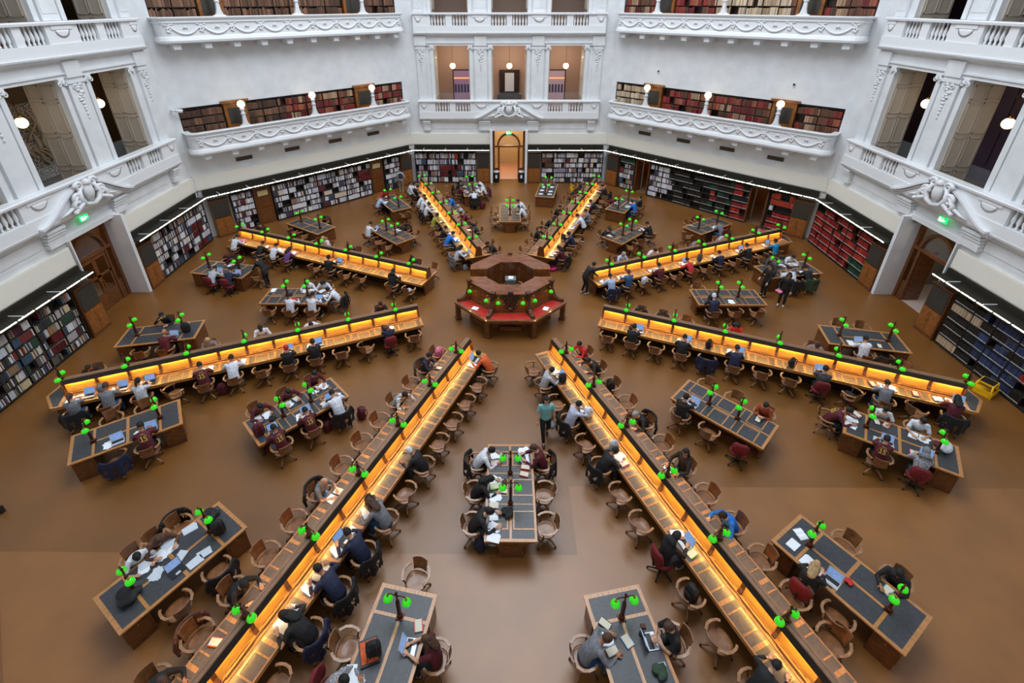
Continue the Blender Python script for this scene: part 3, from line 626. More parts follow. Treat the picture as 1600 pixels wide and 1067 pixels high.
for a, x, z, d in ((0, 0.0, 3.72, 17.3), (-90, -0.32, 4.46, 17.25), (90, 0.36, 4.44, 17.25)):
    o = empty('exit_sign', frame_pt((0, 0, a), x, d, z), wrot(a), 'lit green exit sign with running figure above the door, %s' % WN[a], 'sign', 'exit signs')
    MB().box(-0.2, 0.2, -0.02, 0.03, -0.1, 0.1).obj('panel', exitg, o); m = MB()
    m.box(-0.17, -0.06, -0.03, -0.02, -0.075, 0.075); m.box(0.02, 0.05, -0.03, -0.02, 0.04, 0.07); m.box(-0.0, 0.06, -0.03, -0.02, -0.02, 0.035, R=Matrix.Rotation(0.3, 3, 'Y')); m.box(0.03, 0.09, -0.03, -0.02, -0.04, -0.02); m.box(-0.04, 0.0, -0.03, -0.02, -0.075, -0.02); m.box(0.1, 0.16, -0.03, -0.02, -0.01, 0.01)
    m.obj('running_figure', exitw, o); MB().tube([(0, 0.02, 0.1), (0, 0.06, 0.16)], 0.012, 6).obj('bracket', silver, o)
# camera, sensors on the walls
o = empty('security_camera', frame_pt((0, 0, -45), -7.1, 17.35, 7.25), wrot(-45), 'white security camera on the wall left of the rear left gallery', 'camera')
MB().tube([(-0.1, 0.1, 0), (-0.1, -0.12, 0), (0.0, -0.2, 0)], 0.05, 8).obj('arm', whitetrim, o); MB().tube([(0, -0.2, 0), (0.32, -0.28, -0.05)], 0.09, 12).obj('housing', whitetrim, o); MB().ball((0.33, -0.28, -0.05), 0.075, 10, 6).obj('lens', black, o)
for x, wd in ((-3.85, 'left'), (4.24, 'right')):
    o = empty('wall_sensor', frame_pt((0, 0, 45), x, 17.4, 8.2), wrot(45), 'small wall sensor above the %s gallery door, rear right wall' % wd, 'sensor')
    MB().box(-0.07, 0.07, 0, 0.05, -0.1, 0.1).obj('plate', whitetrim, o); MB().ball((0, -0.02, 0.02), 0.06, 8, 6).obj('dome', black, o)
# corridor sights behind the windows
o = empty('wall_hanging', frame_pt((0, 0, -90), 2.9, 21.5, 6.9), wrot(-90), 'large wall hanging of pale leafy branches on a dark mosaic ground, left corridor', 'artwork')
MB().box(-2.2, 2.2, -0.03, 0.03, -2.0, 1.35).obj('cloth', striped('mosaic_cloth', (30, 24, 22), (196, 186, 170), 16, 'VOR'), o)
m = MB(); rnd = random.Random(5)
for k in range(26):
    x, z = rnd.uniform(-1.7, 1.7), rnd.uniform(-1.5, 0.7); t = rnd.uniform(1.0, 2.3); P = [(x, -0.045, z)]
    for q in range(4): x += 0.28*cos(t); z += 0.28*sin(t); t += rnd.uniform(-.5, .5); P.append((x, -0.045, z))
    m.tube(P, [0.11, 0.14, 0.12, 0.08, 0.03], 5, sy=0.3)
m.obj('branch_pattern', mat('pale_branch', (206, 186, 156), 0.8), o)
for x, hw, z0, z1, c, lb in ((-3.5, 0.75, 4.82, 7.5, (150, 120, 150), 'bright doorway with displays behind the left opening, rear corridor'), (3.55, 0.75, 4.82, 7.5, (176, 150, 160), 'bright doorway with displays behind the right opening, rear corridor')):
    o = empty('display_doorway', (x, 21.5, 0), 0, lb, 'doorway')
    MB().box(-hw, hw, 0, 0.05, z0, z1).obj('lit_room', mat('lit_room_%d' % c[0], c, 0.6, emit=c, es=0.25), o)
    m = MB(); m.box(-hw-.08, -hw, -0.05, 0.05, z0, z1+.08); m.box(hw, hw+.08, -0.05, 0.05, z0, z1+.08); m.box(-hw, hw, -0.05, 0.05, z1, z1+.08); m.obj('frame', darkw, o)
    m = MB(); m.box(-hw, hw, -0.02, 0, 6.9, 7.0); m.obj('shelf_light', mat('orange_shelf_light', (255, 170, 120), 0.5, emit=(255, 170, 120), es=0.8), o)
    m = MB()
    for k in range(6): m.box(-hw+.05+k*.24, -hw+.2+k*.24, -0.04, 0, 5.9, 6.5)
    m.obj('exhibit', mat('blue_exhibits', (70, 80, 120), 0.6), o)
o = empty('fireplace_screen', (0.05, 21.4, 0), 0, 'dark panelled display case with mirror behind the middle opening, rear corridor', 'case')
MB().box(-0.95, 0.95, -0.2, 0.2, 4.82, 5.7).obj('case_body', darkw, o); MB().box(-0.75, 0.75, -0.1, 0.2, 5.7, 7.55).obj('case_frame', darkw, o); MB().box(-0.35, 0.35, -0.12, -0.1, 6.0, 7.35).obj('mirror', mat('glowing_mirror', (215, 215, 220), 0.3, emit=(200, 205, 215), es=0.08), o)  # mirror's bright reflection is painted in with a pale colour and faint emission
# ------------------------------------------------------------------ furniture
FC = (0.0, -0.25)
Y0, BAY, NB = 4.1, 0.904, 13
def leather_pad(m, x0, x1, y0, y1, z, lm=1, fm_=0, fr=True):
    "leather field with a raised oak frame around the middle; long side along y"
    m.box(x0, x1, y0, y1, z, z+0.004, lm)
    if fr:
        L = y1-y0; a, b = y0+L*0.2, y1-L*0.24; w_ = 0.035
        m.box(x0+0.03, x1, a, a+w_, z, z+0.012, fm_); m.box(x0+0.03, x1, b-w_, b, z, z+0.012, fm_)
        (m.box(x0+0.03, x0+0.03+w_, a+w_, b-w_, z, z+0.012, fm_)); m.ball(((x0+x1)/2-0.12, (a+b)/2, z+0.012), (0.018, 0.018, 0.008), 6, 4, fm_)
def mirror(m0, sgn):
    if sgn > 0: return m0
    m0.v = [(-x, y, z) for x, y, z in m0.v]; m0.f = [f[::-1] for f in m0.f]; return m0
def corbel_end(m, y0, y1, hw_top, hw_bot, ztop):
    prof = [(-hw_top, ztop), (-hw_top, ztop-0.07)]+[(-hw_top+(hw_top-hw_bot)*sin(pi/2*i/6)**1, ztop-0.07-(0.34)*(1-cos(pi/2*i/6))) for i in range(1, 7)]+[(-hw_bot, 0.12), (-hw_bot-0.04, 0.1), (-hw_bot-0.04, 0)]
    prof = prof+[(-x, z) for x, z in prof[::-1]]
    m.ext(prof, y0, y1, 'y')
def build_spoke():
    o = empty('radial_desk', (0, 0, 0), 0, 'x', 'desk', 'radial reading desks')
    YE = Y0+BAY*NB
    m = MB(); m.ext([(-0.72, Y0-0.06), (0.72, Y0-0.06), (0.72, 16.12), (0, 16.45), (-0.72, 16.12)], 0.725, 0.765, 'z')
    for s in (-1, 1):
        q = MB(); m.box(min(s*0.72, s*0.70), max(s*0.72, s*0.7), Y0-0.05, 16.1, 0.66, 0.725)
    m.obj('tabletop', oak, o)
    for s, nm in ((1, 0), (-1, 0)):
        m = MB()
        for k in range(NB):
            y = Y0+k*BAY; leather_pad(m, 0.29, 0.685, y+0.05, y+BAY-0.04, 0.765)
        mirror(m, s).obj('leather_inlay', [oak, leatherb], o)
        m = MB() # book ledge with rails
        m.box(0.19, 0.27, Y0, YE, 0.765, 0.785); m.box(0.11, 0.2, Y0, YE, 0.765, 0.83)
        for k in range(NB): y = Y0+k*BAY; m.box(0.2, 0.215, y+0.12, y+BAY-0.12, 0.785, 0.85); m.box(0.14, 0.155, y+0.16, y+BAY-0.16, 0.83, 0.86)
        mirror(m, s).obj('book_ledge', oak, o)
        m = MB(); m.ext([(0.02, 0.82), (0.13, 0.82), (0.085, 0.95), (0.065, 1.07), (0.06, 1.2), (0.02, 1.2)][::-1], Y0, YE, 'y'); mirror(m, s).obj('back_panel', panelw, o)
        for k in range(NB+1):
            y = Y0+k*BAY; m = MB(); m.ext([(0.05, 0.8), (0.19, 0.8), (0.18, 0.86), (0.12, 0.95), (0.1, 1.08), (0.125, 1.17), (0.05, 1.17)][::-1], y-0.045 if k else y, y+0.045 if k < NB else y, 'y'); mirror(m, s).obj('bracket', oakd, o)
        m = MB(); m.ext([(0.06, 1.3), (0.087, 1.3), (0.145, 1.165), (0.13, 1.165), (0.08, 1.285), (0.06, 1.285)], Y0, YE, 'y'); mirror(m, s).obj('hood', mat('black_hood', (30, 24, 20), 0.5), o)
        m = MB(); m.box(0.1, 0.118, Y0+0.05, YE-0.05, 1.176, 1.19); mirror(m, s).obj('strip_light', warmstrip, o)
    m = MB(); m.box(-0.085, 0.085, Y0-0.02, YE+0.02, 1.285, 1.31); m.box(-0.075, -0.012, Y0, YE, 1.31, 1.32); m.box(0.012, 0.075, Y0, YE, 1.31, 1.32); m.box(-0.02, 0.02, Y0, YE, 0.82, 1.285); m.obj('cap', capw, o)
    for y in (Y0-0.022, YE+0.002): MB().ext([(-0.2, 0.766), (0.2, 0.766), (0.155, 1.165), (0.087, 1.284), (-0.087, 1.284), (-0.155, 1.165)], y, y+0.02, 'y').obj('end_board', oakd, o)
    m = MB(); corbel_end(m, Y0, Y0+0.09, 0.68, 0.36, 0.725); m.box(-0.26, 0.26, Y0-0.012, Y0, 0.16, 0.6); m.box(-0.2, 0.2, Y0-0.02, Y0-0.012, 0.2, 0.55); m.obj('end_panel', oakd, o)
    m = MB(); m.box(-0.2, 0.2, Y0+0.09, 15.2, 0.0, 0.725); m.obj('pedestal', darkw, o)
    m = MB(); m.ext([(-0.64, 15.3), (0.64, 15.3), (0.64, 16.02), (0, 16.3), (-0.64, 16.02)], 0, 0.725, 'z')
    for s in (-1, 1): m.box(min(s*.64, s*.655), max(s*.64, s*.655), 15.38, 15.94, 0.12, 0.62)
    m.obj('end_cabinet', oakd, o)
    m = MB(); m.ext([(-0.66, 15.93), (0.66, 15.93), (0.66, 16.06), (0, 16.36), (-0.66, 16.06)], 0.765, 0.769, 'z'); m.obj('end_leather', leather, o)
    return Proto(o)
SPK = build_spoke()
SPN = {-22.5: 'rear-left', 22.5: 'rear-right', -67.5: 'upper-left', 67.5: 'upper-right', -112.5: 'lower-left', 112.5: 'lower-right', -157.5: 'front-left', 157.5: 'front-right'}
for b, n in SPN.items(): SPK.put((FC[0], FC[1], 0), -rad(b), 'long oak radial desk with glowing partition, the %s one from the central counter' % n, 'radial reading desks')
ORD = ('first', 'second', 'third', 'fourth', 'fifth', 'sixth', 'seventh', 'eighth', 'ninth', 'tenth', 'eleventh', 'twelfth', 'thirteenth')
def shade(m, x, z, mm=0): m.lathe([(0.022, z+0.075), (0.05, z+0.06), (0.085, z+0.02), (0.098, z-0.035), (0.092, z-0.035), (0.078, z+0.015), (0.045, z+0.05)], x, 0, 14, mm)
def lamp_proto(zp, zs, arm):
    o = empty('desk_lamp', (0, 0, 0), 0, 'x', 'lamp', 'green shaded twin lamps')
    m = MB(); m.box(-0.075, 0.075, -0.075, 0.075, 0, 0.03); m.lathe([(0.07, 0.03), (0.06, 0.08), (0.035, 0.11)], n=8); m.obj('base', bronze, o)
    m = MB(); m.ext([(-0.032, -0.032), (0.032, -0.032), (0.032, 0.032), (-0.032, 0.032)], 0.1, zp*0.62, 'z'); m.lathe([(0.03, zp*0.62), (0.042, zp*0.65), (0.022, zp*0.7), (0.018, zp*0.92), (0.034, zp*0.95), (0.006, zp+0.02)], n=8); m.obj('post', bronze, o)
    for s in (-1, 1):
        m = MB(); m.tube([(0, 0, zp*0.86), (s*arm*0.5, 0, zs+0.17), (s*arm*0.9, 0, zs+0.15), (s*arm, 0, zs+0.07)], 0.014, 6); m.obj('arm', bronze, o)
        m = MB(); shade(m, s*arm, zs); h = m.obj('lamp_shade', green, o)
        m = MB(); m.lathe([(0.012, zs+0.12), (0.026, zs+0.1), (0.03, zs+0.076), (0.0, zs+0.07)], s*arm, 0, 8); m.obj('shade_holder', brass, h)
        m = MB(); m.ball((s*arm, 0, zs+0.0), (0.03, 0.03, 0.04), 8, 6); m.obj('bulb', greenk, h)
    return Proto(o)
LS = lamp_proto(0.48, 0.12, 0.2); LT = lamp_proto(0.88, 0.62, 0.2)
for b, n in SPN.items():
    for i, k in enumerate(range(1, 14, 2)):
        P = frame_pt((FC[0], FC[1], b), 0, Y0+BAY*k, 1.32)
        if inview(P): LS.put(P, -rad(b), 'green-shaded twin lamp on the %s radial desk partition, %s from the centre' % (n, ORD[i]), 'green shaded twin lamps')
# island tables: name, bearing, x, y
TB = [('N', 0, 0.05, 9.37, 'inner rear'), ('Na', -11, -2.6, 13.6, 'outer rear, left'), ('Nb', 11, 2.59, 13.4, 'outer rear, right'), ('NEi', 45, 6.55, 6.4, 'inner rear-right'), ('NEa', 34, 7.25, 10.75, 'outer rear-right, left'), ('NEb', 57, 11.42, 7.46, 'outer rear-right, right'),
 ('Ei', 90, 9.46, -.3, 'inner right'), ('Ea', 79, 13.35, 2.2, 'outer right, far'), ('Eb', 102, 13.46, -3.25, 'outer right, near'), ('SEi', 135, 6.64, -7.06, 'inner front-right'), ('SEa', 124, 11.4, -8.15, 'outer front-right, far'), ('SEb', 147, 7.46, -12.06, 'outer front-right, near'),
 ('S', 180, -.06, -9.85, 'inner front'), ('Sa', 169, 2.4, -13.75, 'outer front, right'), ('Sb', -169, -2.55, -13.75, 'outer front, left'), ('SWi', -135, -6.77, -7.03, 'inner front-left'), ('SWb', -147, -7.81, -11.8, 'outer front-left, near'), ('SWa', -124, -11.57, -7.91, 'outer front-left, far'),
 ('Wi', -90, -9.3, -.3, 'inner left'), ('Wb', -102, -13.6, -3.05, 'outer left, near'), ('Wa', -79, -13.75, 2.1, 'outer left, far'), ('NWi', -45, -6.6, 6.35, 'inner rear-left'), ('NWb', -57, -11.46, 7.38, 'outer rear-left, left'), ('NWa', -34, -7.4, 10.95, 'outer rear-left, right')]
TD = {t[0]: t for t in TB}
def inner_table():
    o = empty('reading_table', (0, 0, 0), 0, 'x', 'table', 'inner island tables')
    m = MB(); m.box(-0.64, 0.64, -1.46, 1.46, 0.725, 0.765); m.box(-0.6, 0.6, -1.42, 1.42, 0.66, 0.725); m.obj('tabletop', oak, o)
    for s in (-1, 1):
        m = MB()
        for k in range(3): leather_pad(m, 0.03, 0.58, -1.38+k*0.93, -1.38+k*0.93+0.9, 0.765)
        mirror(m, s).obj('leather_inlay', [oak, leather], o)
        m = MB(); y = s*1.3; corbel_end(m, min(y, y+s*0.08), max(y, y+s*0.08), 0.6, 0.27, 0.66); yy = y+s*0.08
        m.box(-0.19, 0.19, min(yy, yy+s*0.015), max(yy, yy+s*0.015), 0.12, 0.5); m.obj('end_panel', oakd, o)
    m = MB(); m.box(-0.22, 0.22, -1.3, 1.3, 0, 0.12); m.box(-0.1, 0.1, -1.3, 1.3, 0.12, 0.66); m.obj('pedestal', oakd, o)
    return Proto(o)
def outer_table(cross):
    o = empty('reading_table', (0, 0, 0), 0, 'x', 'table', 'outer island tables')
    m = MB(); m.box(-0.64, 0.64, -1.4, 1.4, 0.725, 0.765); m.obj('tabletop', oak, o)
    m = MB()
    for s in (-1, 1): y0, y1 = sorted((s*0.86, s*1.31)); m.box(-0.56, 0.56, y0, y1, 0.765, 0.769)
    for s in (-1, 1):
        x0, x1 = sorted((s*0.035, s*0.57))
        if cross: m.box(x0, x1, -0.79, -0.04, 0.765, 0.769); m.box(x0, x1, 0.04, 0.79, 0.765, 0.769)
        else: m.box(x0, x1, -0.79, 0.79, 0.765, 0.769)
    m.obj('leather_inlay', leather, o)
    for s in (-1, 1):
        y0, y1 = sorted((s*0.84, s*1.34)); c = MB().box(-0.58, 0.58, y0, y1, 0, 0.725)
        ye = s*1.34; c.box(-0.48, 0.48, min(ye, ye+s*.015), max(ye, ye+s*.015), 0.12, 0.62)
        for t in (-1, 1): c.box(min(t*.58, t*.595), max(t*.58, t*.595), y0+0.06, y1-0.06, 0.12, 0.62)
        cc = c.obj('end_cabinet', oakd, o)
        for t in (-1, 1): MB().ball((t*0.6, (y0+y1)/2, 0.6), 0.018, 6, 4).obj('knob', brass, cc)
    MB().box(-0.03, 0.03, -0.84, 0.84, 0.25, 0.725).obj('modesty_panel', darkw, o)
    return Proto(o)
TI, TO, TC = inner_table(), outer_table(False), outer_table(True)
for n, b, x, y, lb in TB:
    inner = lb.startswith('inner')
    P = TI if inner else (TC if n in ('SEb', 'SWb', 'SEa', 'SWa', 'NEb', 'NWb', 'Ea') else TO)
    P.put((x, y, 0), -rad(b), 'oak reading table with dark leather panels, the %s island table' % lb, ('inner' if inner else 'outer')+' island tables')
    for s in (-1, 1):
        q = frame_pt((x, y, b), 0, s*(0.45 if inner else 0.83), 0.769)
        if inview(q+Vector((0, 0, .8))): LT.put(q, -rad(b), 'green-shaded twin lamp at the %s end of the %s island table' % ('inner' if s < 0 else 'outer', lb), 'green shaded twin lamps')
# ------------------------------------------------------------------ central counter
CC = Vector((0, 0.05, 0))
def og(a, z, k0=0): return [(CC.x+a/cos(pi/8)*sin(rad(22.5+45*k)), CC.y+a/cos(pi/8)*cos(rad(22.5+45*k)), z) for k in range(8)]
o = empty('central_counter', (0, 0, 0), 0, 'octagonal carved wooden counter in the middle of the room', 'counter')
def ringpart(ks, a0, a1, z0, z1, name, mt, clip=None):
    for k in ks:
        m = MB(); A = og(a0, 0); B = og(a1, 0); i, j = k % 8, (k+1) % 8
        m.ext([B[i][:2], B[j][:2], A[j][:2], A[i][:2]], z0, z1, 'z'); m.obj(name, mt, o)
# faces k: 0 right-rear ... faces centred on bearing 45*(k+1); gap (gates) on the left and right faces
for k in range(8):
    br = 45*(k+1) % 360; A, B = og(1.0, 0), og(1.76, 0); i, j = k, (k+1) % 8
    if br in (90, 270):
        s = 1 if br == 90 else -1
        for t in (-1, 1):
            yo0, yo1 = sorted((CC.y+t*0.37, CC.y+t*0.73)); m = MB(); P = [(s*1.0, yo0), (s*1.76, yo0), (s*1.76, yo1), (s*1.0, yo1)]
            Q = [(s*1.0, CC.y+t*0.33), (s*1.76, CC.y+t*0.33), (s*1.76, CC.y+t*0.729), (s*1.0, CC.y+t*0.414)]; Q = Q if s*t > 0 else Q[::-1]; m.ext(Q, 0, 1.75, 'z')
            m.obj('side_counter', desk_wood, o)
        m = MB(); m.box(*sorted((s*1.05, s*1.7)), CC.y-0.37, CC.y+0.37, 0, 0.9); m.box(*sorted((s*1.1, s*1.66)), CC.y-.02, CC.y+.02, 1.2, 1.24); m.obj('gate', desk_wood, o)
    else:
        ringpart([k], 1.0, 1.76, 1.7, 1.75, 'counter_top', counterw)
        ringpart([k], 1.06, 1.66, 0, 1.7, 'counter_body', desk_wood)
        c, n_ = rad(br), None
        m = MB(); m.M = Matrix.Translation(CC) @ Matrix.Rotation(-c, 4, 'Z')
        for z0, z1 in ((0.25, 0.8), (0.95, 1.6)):
            for x0, x1 in ((-0.6, -0.05), (0.05, 0.6)): m.box(x0, x1, 1.66, 1.675, z0, z1)
        for x0, x1 in ((-0.36, -0.03), (0.03, 0.36)): m.box(x0, x1, 1.045, 1.06, 0.2, 1.6)
        m.obj('panelling', mat('counter_panel_relief', (112, 64, 32), 0.35, noise=0.2, scale=5), o)
m = MB(); m.M = Matrix.Translation((CC.x, CC.y, 0)); m.ball((0, 1.72, 1.82), (0.12, 0.06, 0.1), 8, 6); m.obj('finial', desk_wood, o)
for br in (180, 135, 225):
    c = rad(br); a0, a1 = 1.68, 2.4; t = math.tan(pi/8); M0 = Matrix.Translation(CC) @ Matrix.Rotation(-c, 4, 'Z')
    m = MB(); m.M = M0; m.ext([(-a0*t, a0), (a0*t, a0), (a1*t, a1), (-a1*t, a1)], 0.83, 0.87, 'z'); m.ext([(-2.34*t, 2.26), (2.34*t, 2.26), (2.34*t, 2.34), (-2.34*t, 2.34)], 0.7, 0.83, 'z')
    for P in ([(-a1*t, a1), (-(a1-.13)*t, a1-.13), ((a1-.13)*t, a1-.13), (a1*t, a1)], [(-a0*t-0.0, a0+.1), (-a0*t, a0), (a0*t, a0), (a0*t, a0+.1)]): m.ext(P, 0.87, 0.885, 'z')
    m.obj('writing_shelf', counterw, o)
    m = MB(); m.M = M0; m.ext([(-(a0+.12)*t+.12, a0+.12), ((a0+.12)*t-.12, a0+.12), ((a1-.13)*t-.12, a1-.13), (-(a1-.13)*t+.12, a1-.13)], 0.87, 0.876, 'z'); m.obj('red_inlay', redleather, o)
    m = MB(); m.M = M0; m.box(-0.45, 0.45, 1.9, 2.0, 0.12, 0.3); m.box(-0.68, 0.68, 1.675, 1.75, 0.9, 1.0); m.box(-0.66, 0.66, 1.68, 1.7, 1.0, 1.25); m.obj('foot_rail', oakd, o)
    for s in (-1, 1): # glowing lamp spots come from brass lamps over the inlay
        m = MB(); m.M = M0; m.tube([(s*0.5, 1.66, 1.6), (s*0.5, 1.85, 1.62), (s*0.5, 1.9, 1.52)], 0.014, 6); ar = m.obj('lamp_arm', brass, o)
        m = MB(); m.lathe([(0.022, .075), (0.05, .06), (0.085, .02), (0.098, -.035), (0.092, -.035), (0.078, .015), (0.045, .05)]); sh = m.obj('lamp_shade', green, ar); sh.location = M0 @ Vector((s*0.5, 1.9, 1.42))
        point('counter_lamp', M0 @ Vector((s*0.5, 1.93, 1.36)), 2.2, (1.0, 0.7, 0.35), 0.03)
for k, br in enumerate((112.5, 157.5, 202.5, 247.5)):
    c = rad(br); M0 = Matrix.Translation(CC) @ Matrix.Rotation(-c, 4, 'Z'); r1 = 2.34/cos(pi/8)
    m = MB(); m.M = M0; m.box(-0.1, 0.1, r1-0.2, r1, 0.1, 0.83); m.box(-0.13, 0.13, r1-0.23, r1+0.03, 0, 0.1); m.obj('leg', oakd, o)
    m = MB(); m.M = M0; ra = 1.76/cos(pi/8); m.box(-0.08, 0.08, ra-0.1, ra+0.04, 0.87, 1.78); m.ext([(ra, 0.87), (ra+.55, 0.87), (ra+.5, 0.98), (ra+.36, 0.96), (ra+.15, 1.12), (ra+.06, 1.4), (ra, 1.4)], -0.07, 0.07, 'x'); m.box(-0.1, 0.1, ra-0.13, ra+0.08, 1.75, 1.83)
    m.ball((0, ra+0.45, 0.98), (0.075, 0.09, 0.06), 8, 6); m.obj('scroll_bracket', mat('carved_wood', (84, 48, 26), 0.35, noise=0.2, scale=9), o)
m = MB(); m.M = Matrix.Translation((0, -1.68+CC.y-.02, 1.38)); m.ball((0, -0.03, 0), (0.24, 0.06, 0.3), 16, 10)
for k in range(14): t = 2*pi*k/14; m.ball((0.27*cos(t), -0.05, 0.33*sin(t)), (0.07, 0.05, 0.07), 7, 5)
m.box(-0.3, 0.3, -0.08, 0.0, 0.26, 0.34); m.ball((0, -0.06, 0.42), (0.12, 0.07, 0.1), 8, 6); m.ball((0, -0.07, -0.36), (0.1, 0.06, 0.1), 8, 6); m.obj('carved_crest', mat('dark_carved_crest', (58, 34, 22), 0.35, noise=0.3, scale=9), o)
m = MB(); m.ext([P[:2] for P in og(1.04, 0)][::-1], 0, 0.6, 'z'); m.obj('dais', mat('dais_floor', (150, 108, 62), 0.45), o)
o = empty('shelf_trolley', (0.02, 0.45, 0.6), 0, 'grey trolley with papers inside the central counter', 'trolley'); MB().box(-0.24, 0.24, -0.1, 0.3, 0.0, 0.6).obj('frame', mat('grey_steel', (110, 120, 122), 0.5), o); MB().box(-0.1, 0.12, -0.05, 0.2, 0.6, 0.65).obj('paper_stack', paper, o)
# ------------------------------------------------------------------ chairs (facing +y, origin on the floor below the seat centre)
def wooden_chair():
    o = empty('swivel_armchair', (0, 0, 0), 0, 'x', 'chair', 'wooden swivel armchairs')
    def se(t, r): c, s_ = cos(t), sin(t); return (abs(c)**0.75*(1 if c > 0 else -1)*r, abs(s_)**0.75*(1 if s_ > 0 else -1)*r*0.95)
    m = MB(); N = 20
    m.loft([[(se(2*pi*k/N, r)[0], se(2*pi*k/N, r)[1], z) for k in range(N)] for r, z in ((0.19, 0.425), (0.245, 0.43), (0.25, 0.455), (0.22, 0.462), (0.1, 0.448))]); m.obj('seat', chairw, o)
    # curved solid back panel
    A = [rad(x) for x in (-124, -112, -100, -90, -80, -68, -56)]
    m = MB(); m.loft([[(r*cos(t), r*sin(t)-0.01*(z-.5)*10, z) for r, z in ((0.265, 0.5), (0.285, 0.5), (0.325, 0.83), (0.305, 0.83))] for t in A], 0, False); m.obj('backrest', chairw, o)
    # broad arm bow
    pts = [(-0.24, 0.17, 0.655), (-0.285, 0.1, 0.665), (-0.31, -0.02, 0.67), (-0.29, -0.14, 0.68), (-0.2, -0.25, 0.69)]
    for s in (1, -1):
        m = MB(); m.loft([[(x*s*k1, y*k1+(0), z+dz) for k1, dz in ((0.9, -0.014), (1.08, -0.014), (1.08, 0.014), (0.9, 0.014))][::s] for x, y, z in pts], 0, False); a = m.obj('armrest', chairl, o)
        m = MB(); m.tube([(-0.22*s, 0.1, 0.45), (-0.27*s, 0.11, 0.56), (-0.262*s, 0.13, 0.655)], [0.02, 0.018, 0.022], 6); m.obj('arm_support', chairw, a)
    m = MB(); m.lathe([(0.09, 0.425), (0.05, 0.4), (0.022, 0.36), (0.022, 0.26), (0.05, 0.24), (0.06, 0.16), (0.03, 0.13)], n=10); m.obj('pedestal', darkw, o)
    for k in range(4):
        t = pi/4+pi/2*k; m = MB(); m.tube([(0.03*cos(t), 0.03*sin(t), 0.19), (0.16*cos(t), 0.16*sin(t), 0.17), (0.26*cos(t), 0.26*sin(t), 0.09), (0.31*cos(t), 0.31*sin(t), 0.055)], [0.032, 0.03, 0.026, 0.022], 6)
        g = m.obj('leg', chairw, o); MB().ball((0.31*cos(t), 0.31*sin(t), 0.028), (0.027, 0.027, 0.028), 8, 6).obj('caster', black, g)
    return Proto(o)
def office_chair():
    o = empty('office_chair', (0, 0, 0), 0, 'x', 'chair', 'burgundy office chairs')
    m = MB(); m.loft([[(0.25*q*cos(2*pi*k/18)*1.0, 0.24*q*sin(2*pi*k/18), z) for k in range(18)] for q, z in ((0.8, 0.41), (1, 0.43), (1, 0.48), (0.85, 0.505), (0.3, 0.51))]); m.obj('seat', redfab, o)
    m = MB(); rings = []
    for z, hw in ((0.56, 0.15), (0.62, 0.215), (0.75, 0.235), (0.9, 0.21), (0.97, 0.13)):
        rings.append([(x*hw, y-0.25-0.03*(z-.5)+0.05*x*x, z) for x, y in ((-1, 0.02), (-0.5, 0.03), (0.5, 0.03), (1, 0.02), (1, -0.02), (0.5, -0.045), (-0.5, -0.045), (-1, -0.02))])
    m.loft(rings); m.obj('backrest', redfab, o)
    m = MB(); m.tube([(0, -0.1, 0.4), (0, -0.27, 0.42), (0, -0.31, 0.7)], 0.02, 6); m.obj('back_support', black, o)
    m = MB(); m.lathe([(0.06, 0.41), (0.028, 0.38), (0.028, 0.12), (0.05, 0.1), (0.03, 0.06)], n=10); m.obj('gas_lift', black, o)
    for k in range(5):
        t = 2*pi*k/5+.3; m = MB(); m.tube([(0, 0, 0.1), (0.2*cos(t), 0.2*sin(t), 0.085), (0.3*cos(t), 0.3*sin(t), 0.06)], [0.03, 0.024, 0.018], 6); g = m.obj('leg', black, o); MB().ball((0.3*cos(t), 0.3*sin(t), 0.028), (0.028, 0.02, 0.028), 8, 6).obj('caster', black, g)
    return Proto(o)
CHW, CHR = wooden_chair(), office_chair()
# ------------------------------------------------------------------ people
def remesh(mb, vox, name, mats, iters=2):
    me = mb.mesh('tmp', mats[0]); ob = bpy.data.objects.new('tmp', me); COL.objects.link(ob)
    r = ob.modifiers.new('r', 'REMESH'); r.mode = 'VOXEL'; r.voxel_size = vox; r.use_smooth_shade = True
    if iters: s_ = ob.modifiers.new('s', 'SMOOTH'); s_.iterations = iters; s_.factor = 0.5
    dg = bpy.context.evaluated_depsgraph_get(); out = bpy.data.meshes.new_from_object(ob.evaluated_get(dg)); out.name = name
    out.materials.clear(); [out.materials.append(x) for x in mats]; bpy.data.objects.remove(ob); return out
def join_extra(me, mb, mi):
    "append un-remeshed fine geometry (hands, face) to a body mesh"
    v = [tuple(x.co) for x in me.vertices]; n = len(v); f = [tuple(p.vertices) for p in me.polygons]; k = len(f)
    out = bpy.data.meshes.new(me.name); out.from_pydata(v+mb.v, [], f+[tuple(i+n for i in q) for q in mb.f])
    for x in me.materials: out.materials.append(x)
    out.polygons.foreach_set('use_smooth', [True]*len(out.polygons)); out.polygons.foreach_set('material_index', [0]*k+mb.mi); out.update(); return out
def ell(c, u, r, w_, d, n=14): # ring of half width w_ (x) and half depth d, perpendicular to u (in the yz plane)
    f = Vector((0, u[2], -u[1])); return [Vector(c)+Vector((1, 0, 0))*(w_*cos(2*pi*k/n))+f*(d*sin(2*pi*k/n)) for k in range(n)]
def ik(S, H, l1, l2, pole):
    d = H-S; L = min(d.length, (l1+l2)*0.985); d = d.normalized(); H = S+d*L
    a = (l1*l1-l2*l2+L*L)/(2*L); h = math.sqrt(max(l1*l1-a*a, 0)); pl = pole-d*pole.dot(d); return S+d*a+pl.normalized()*h, H
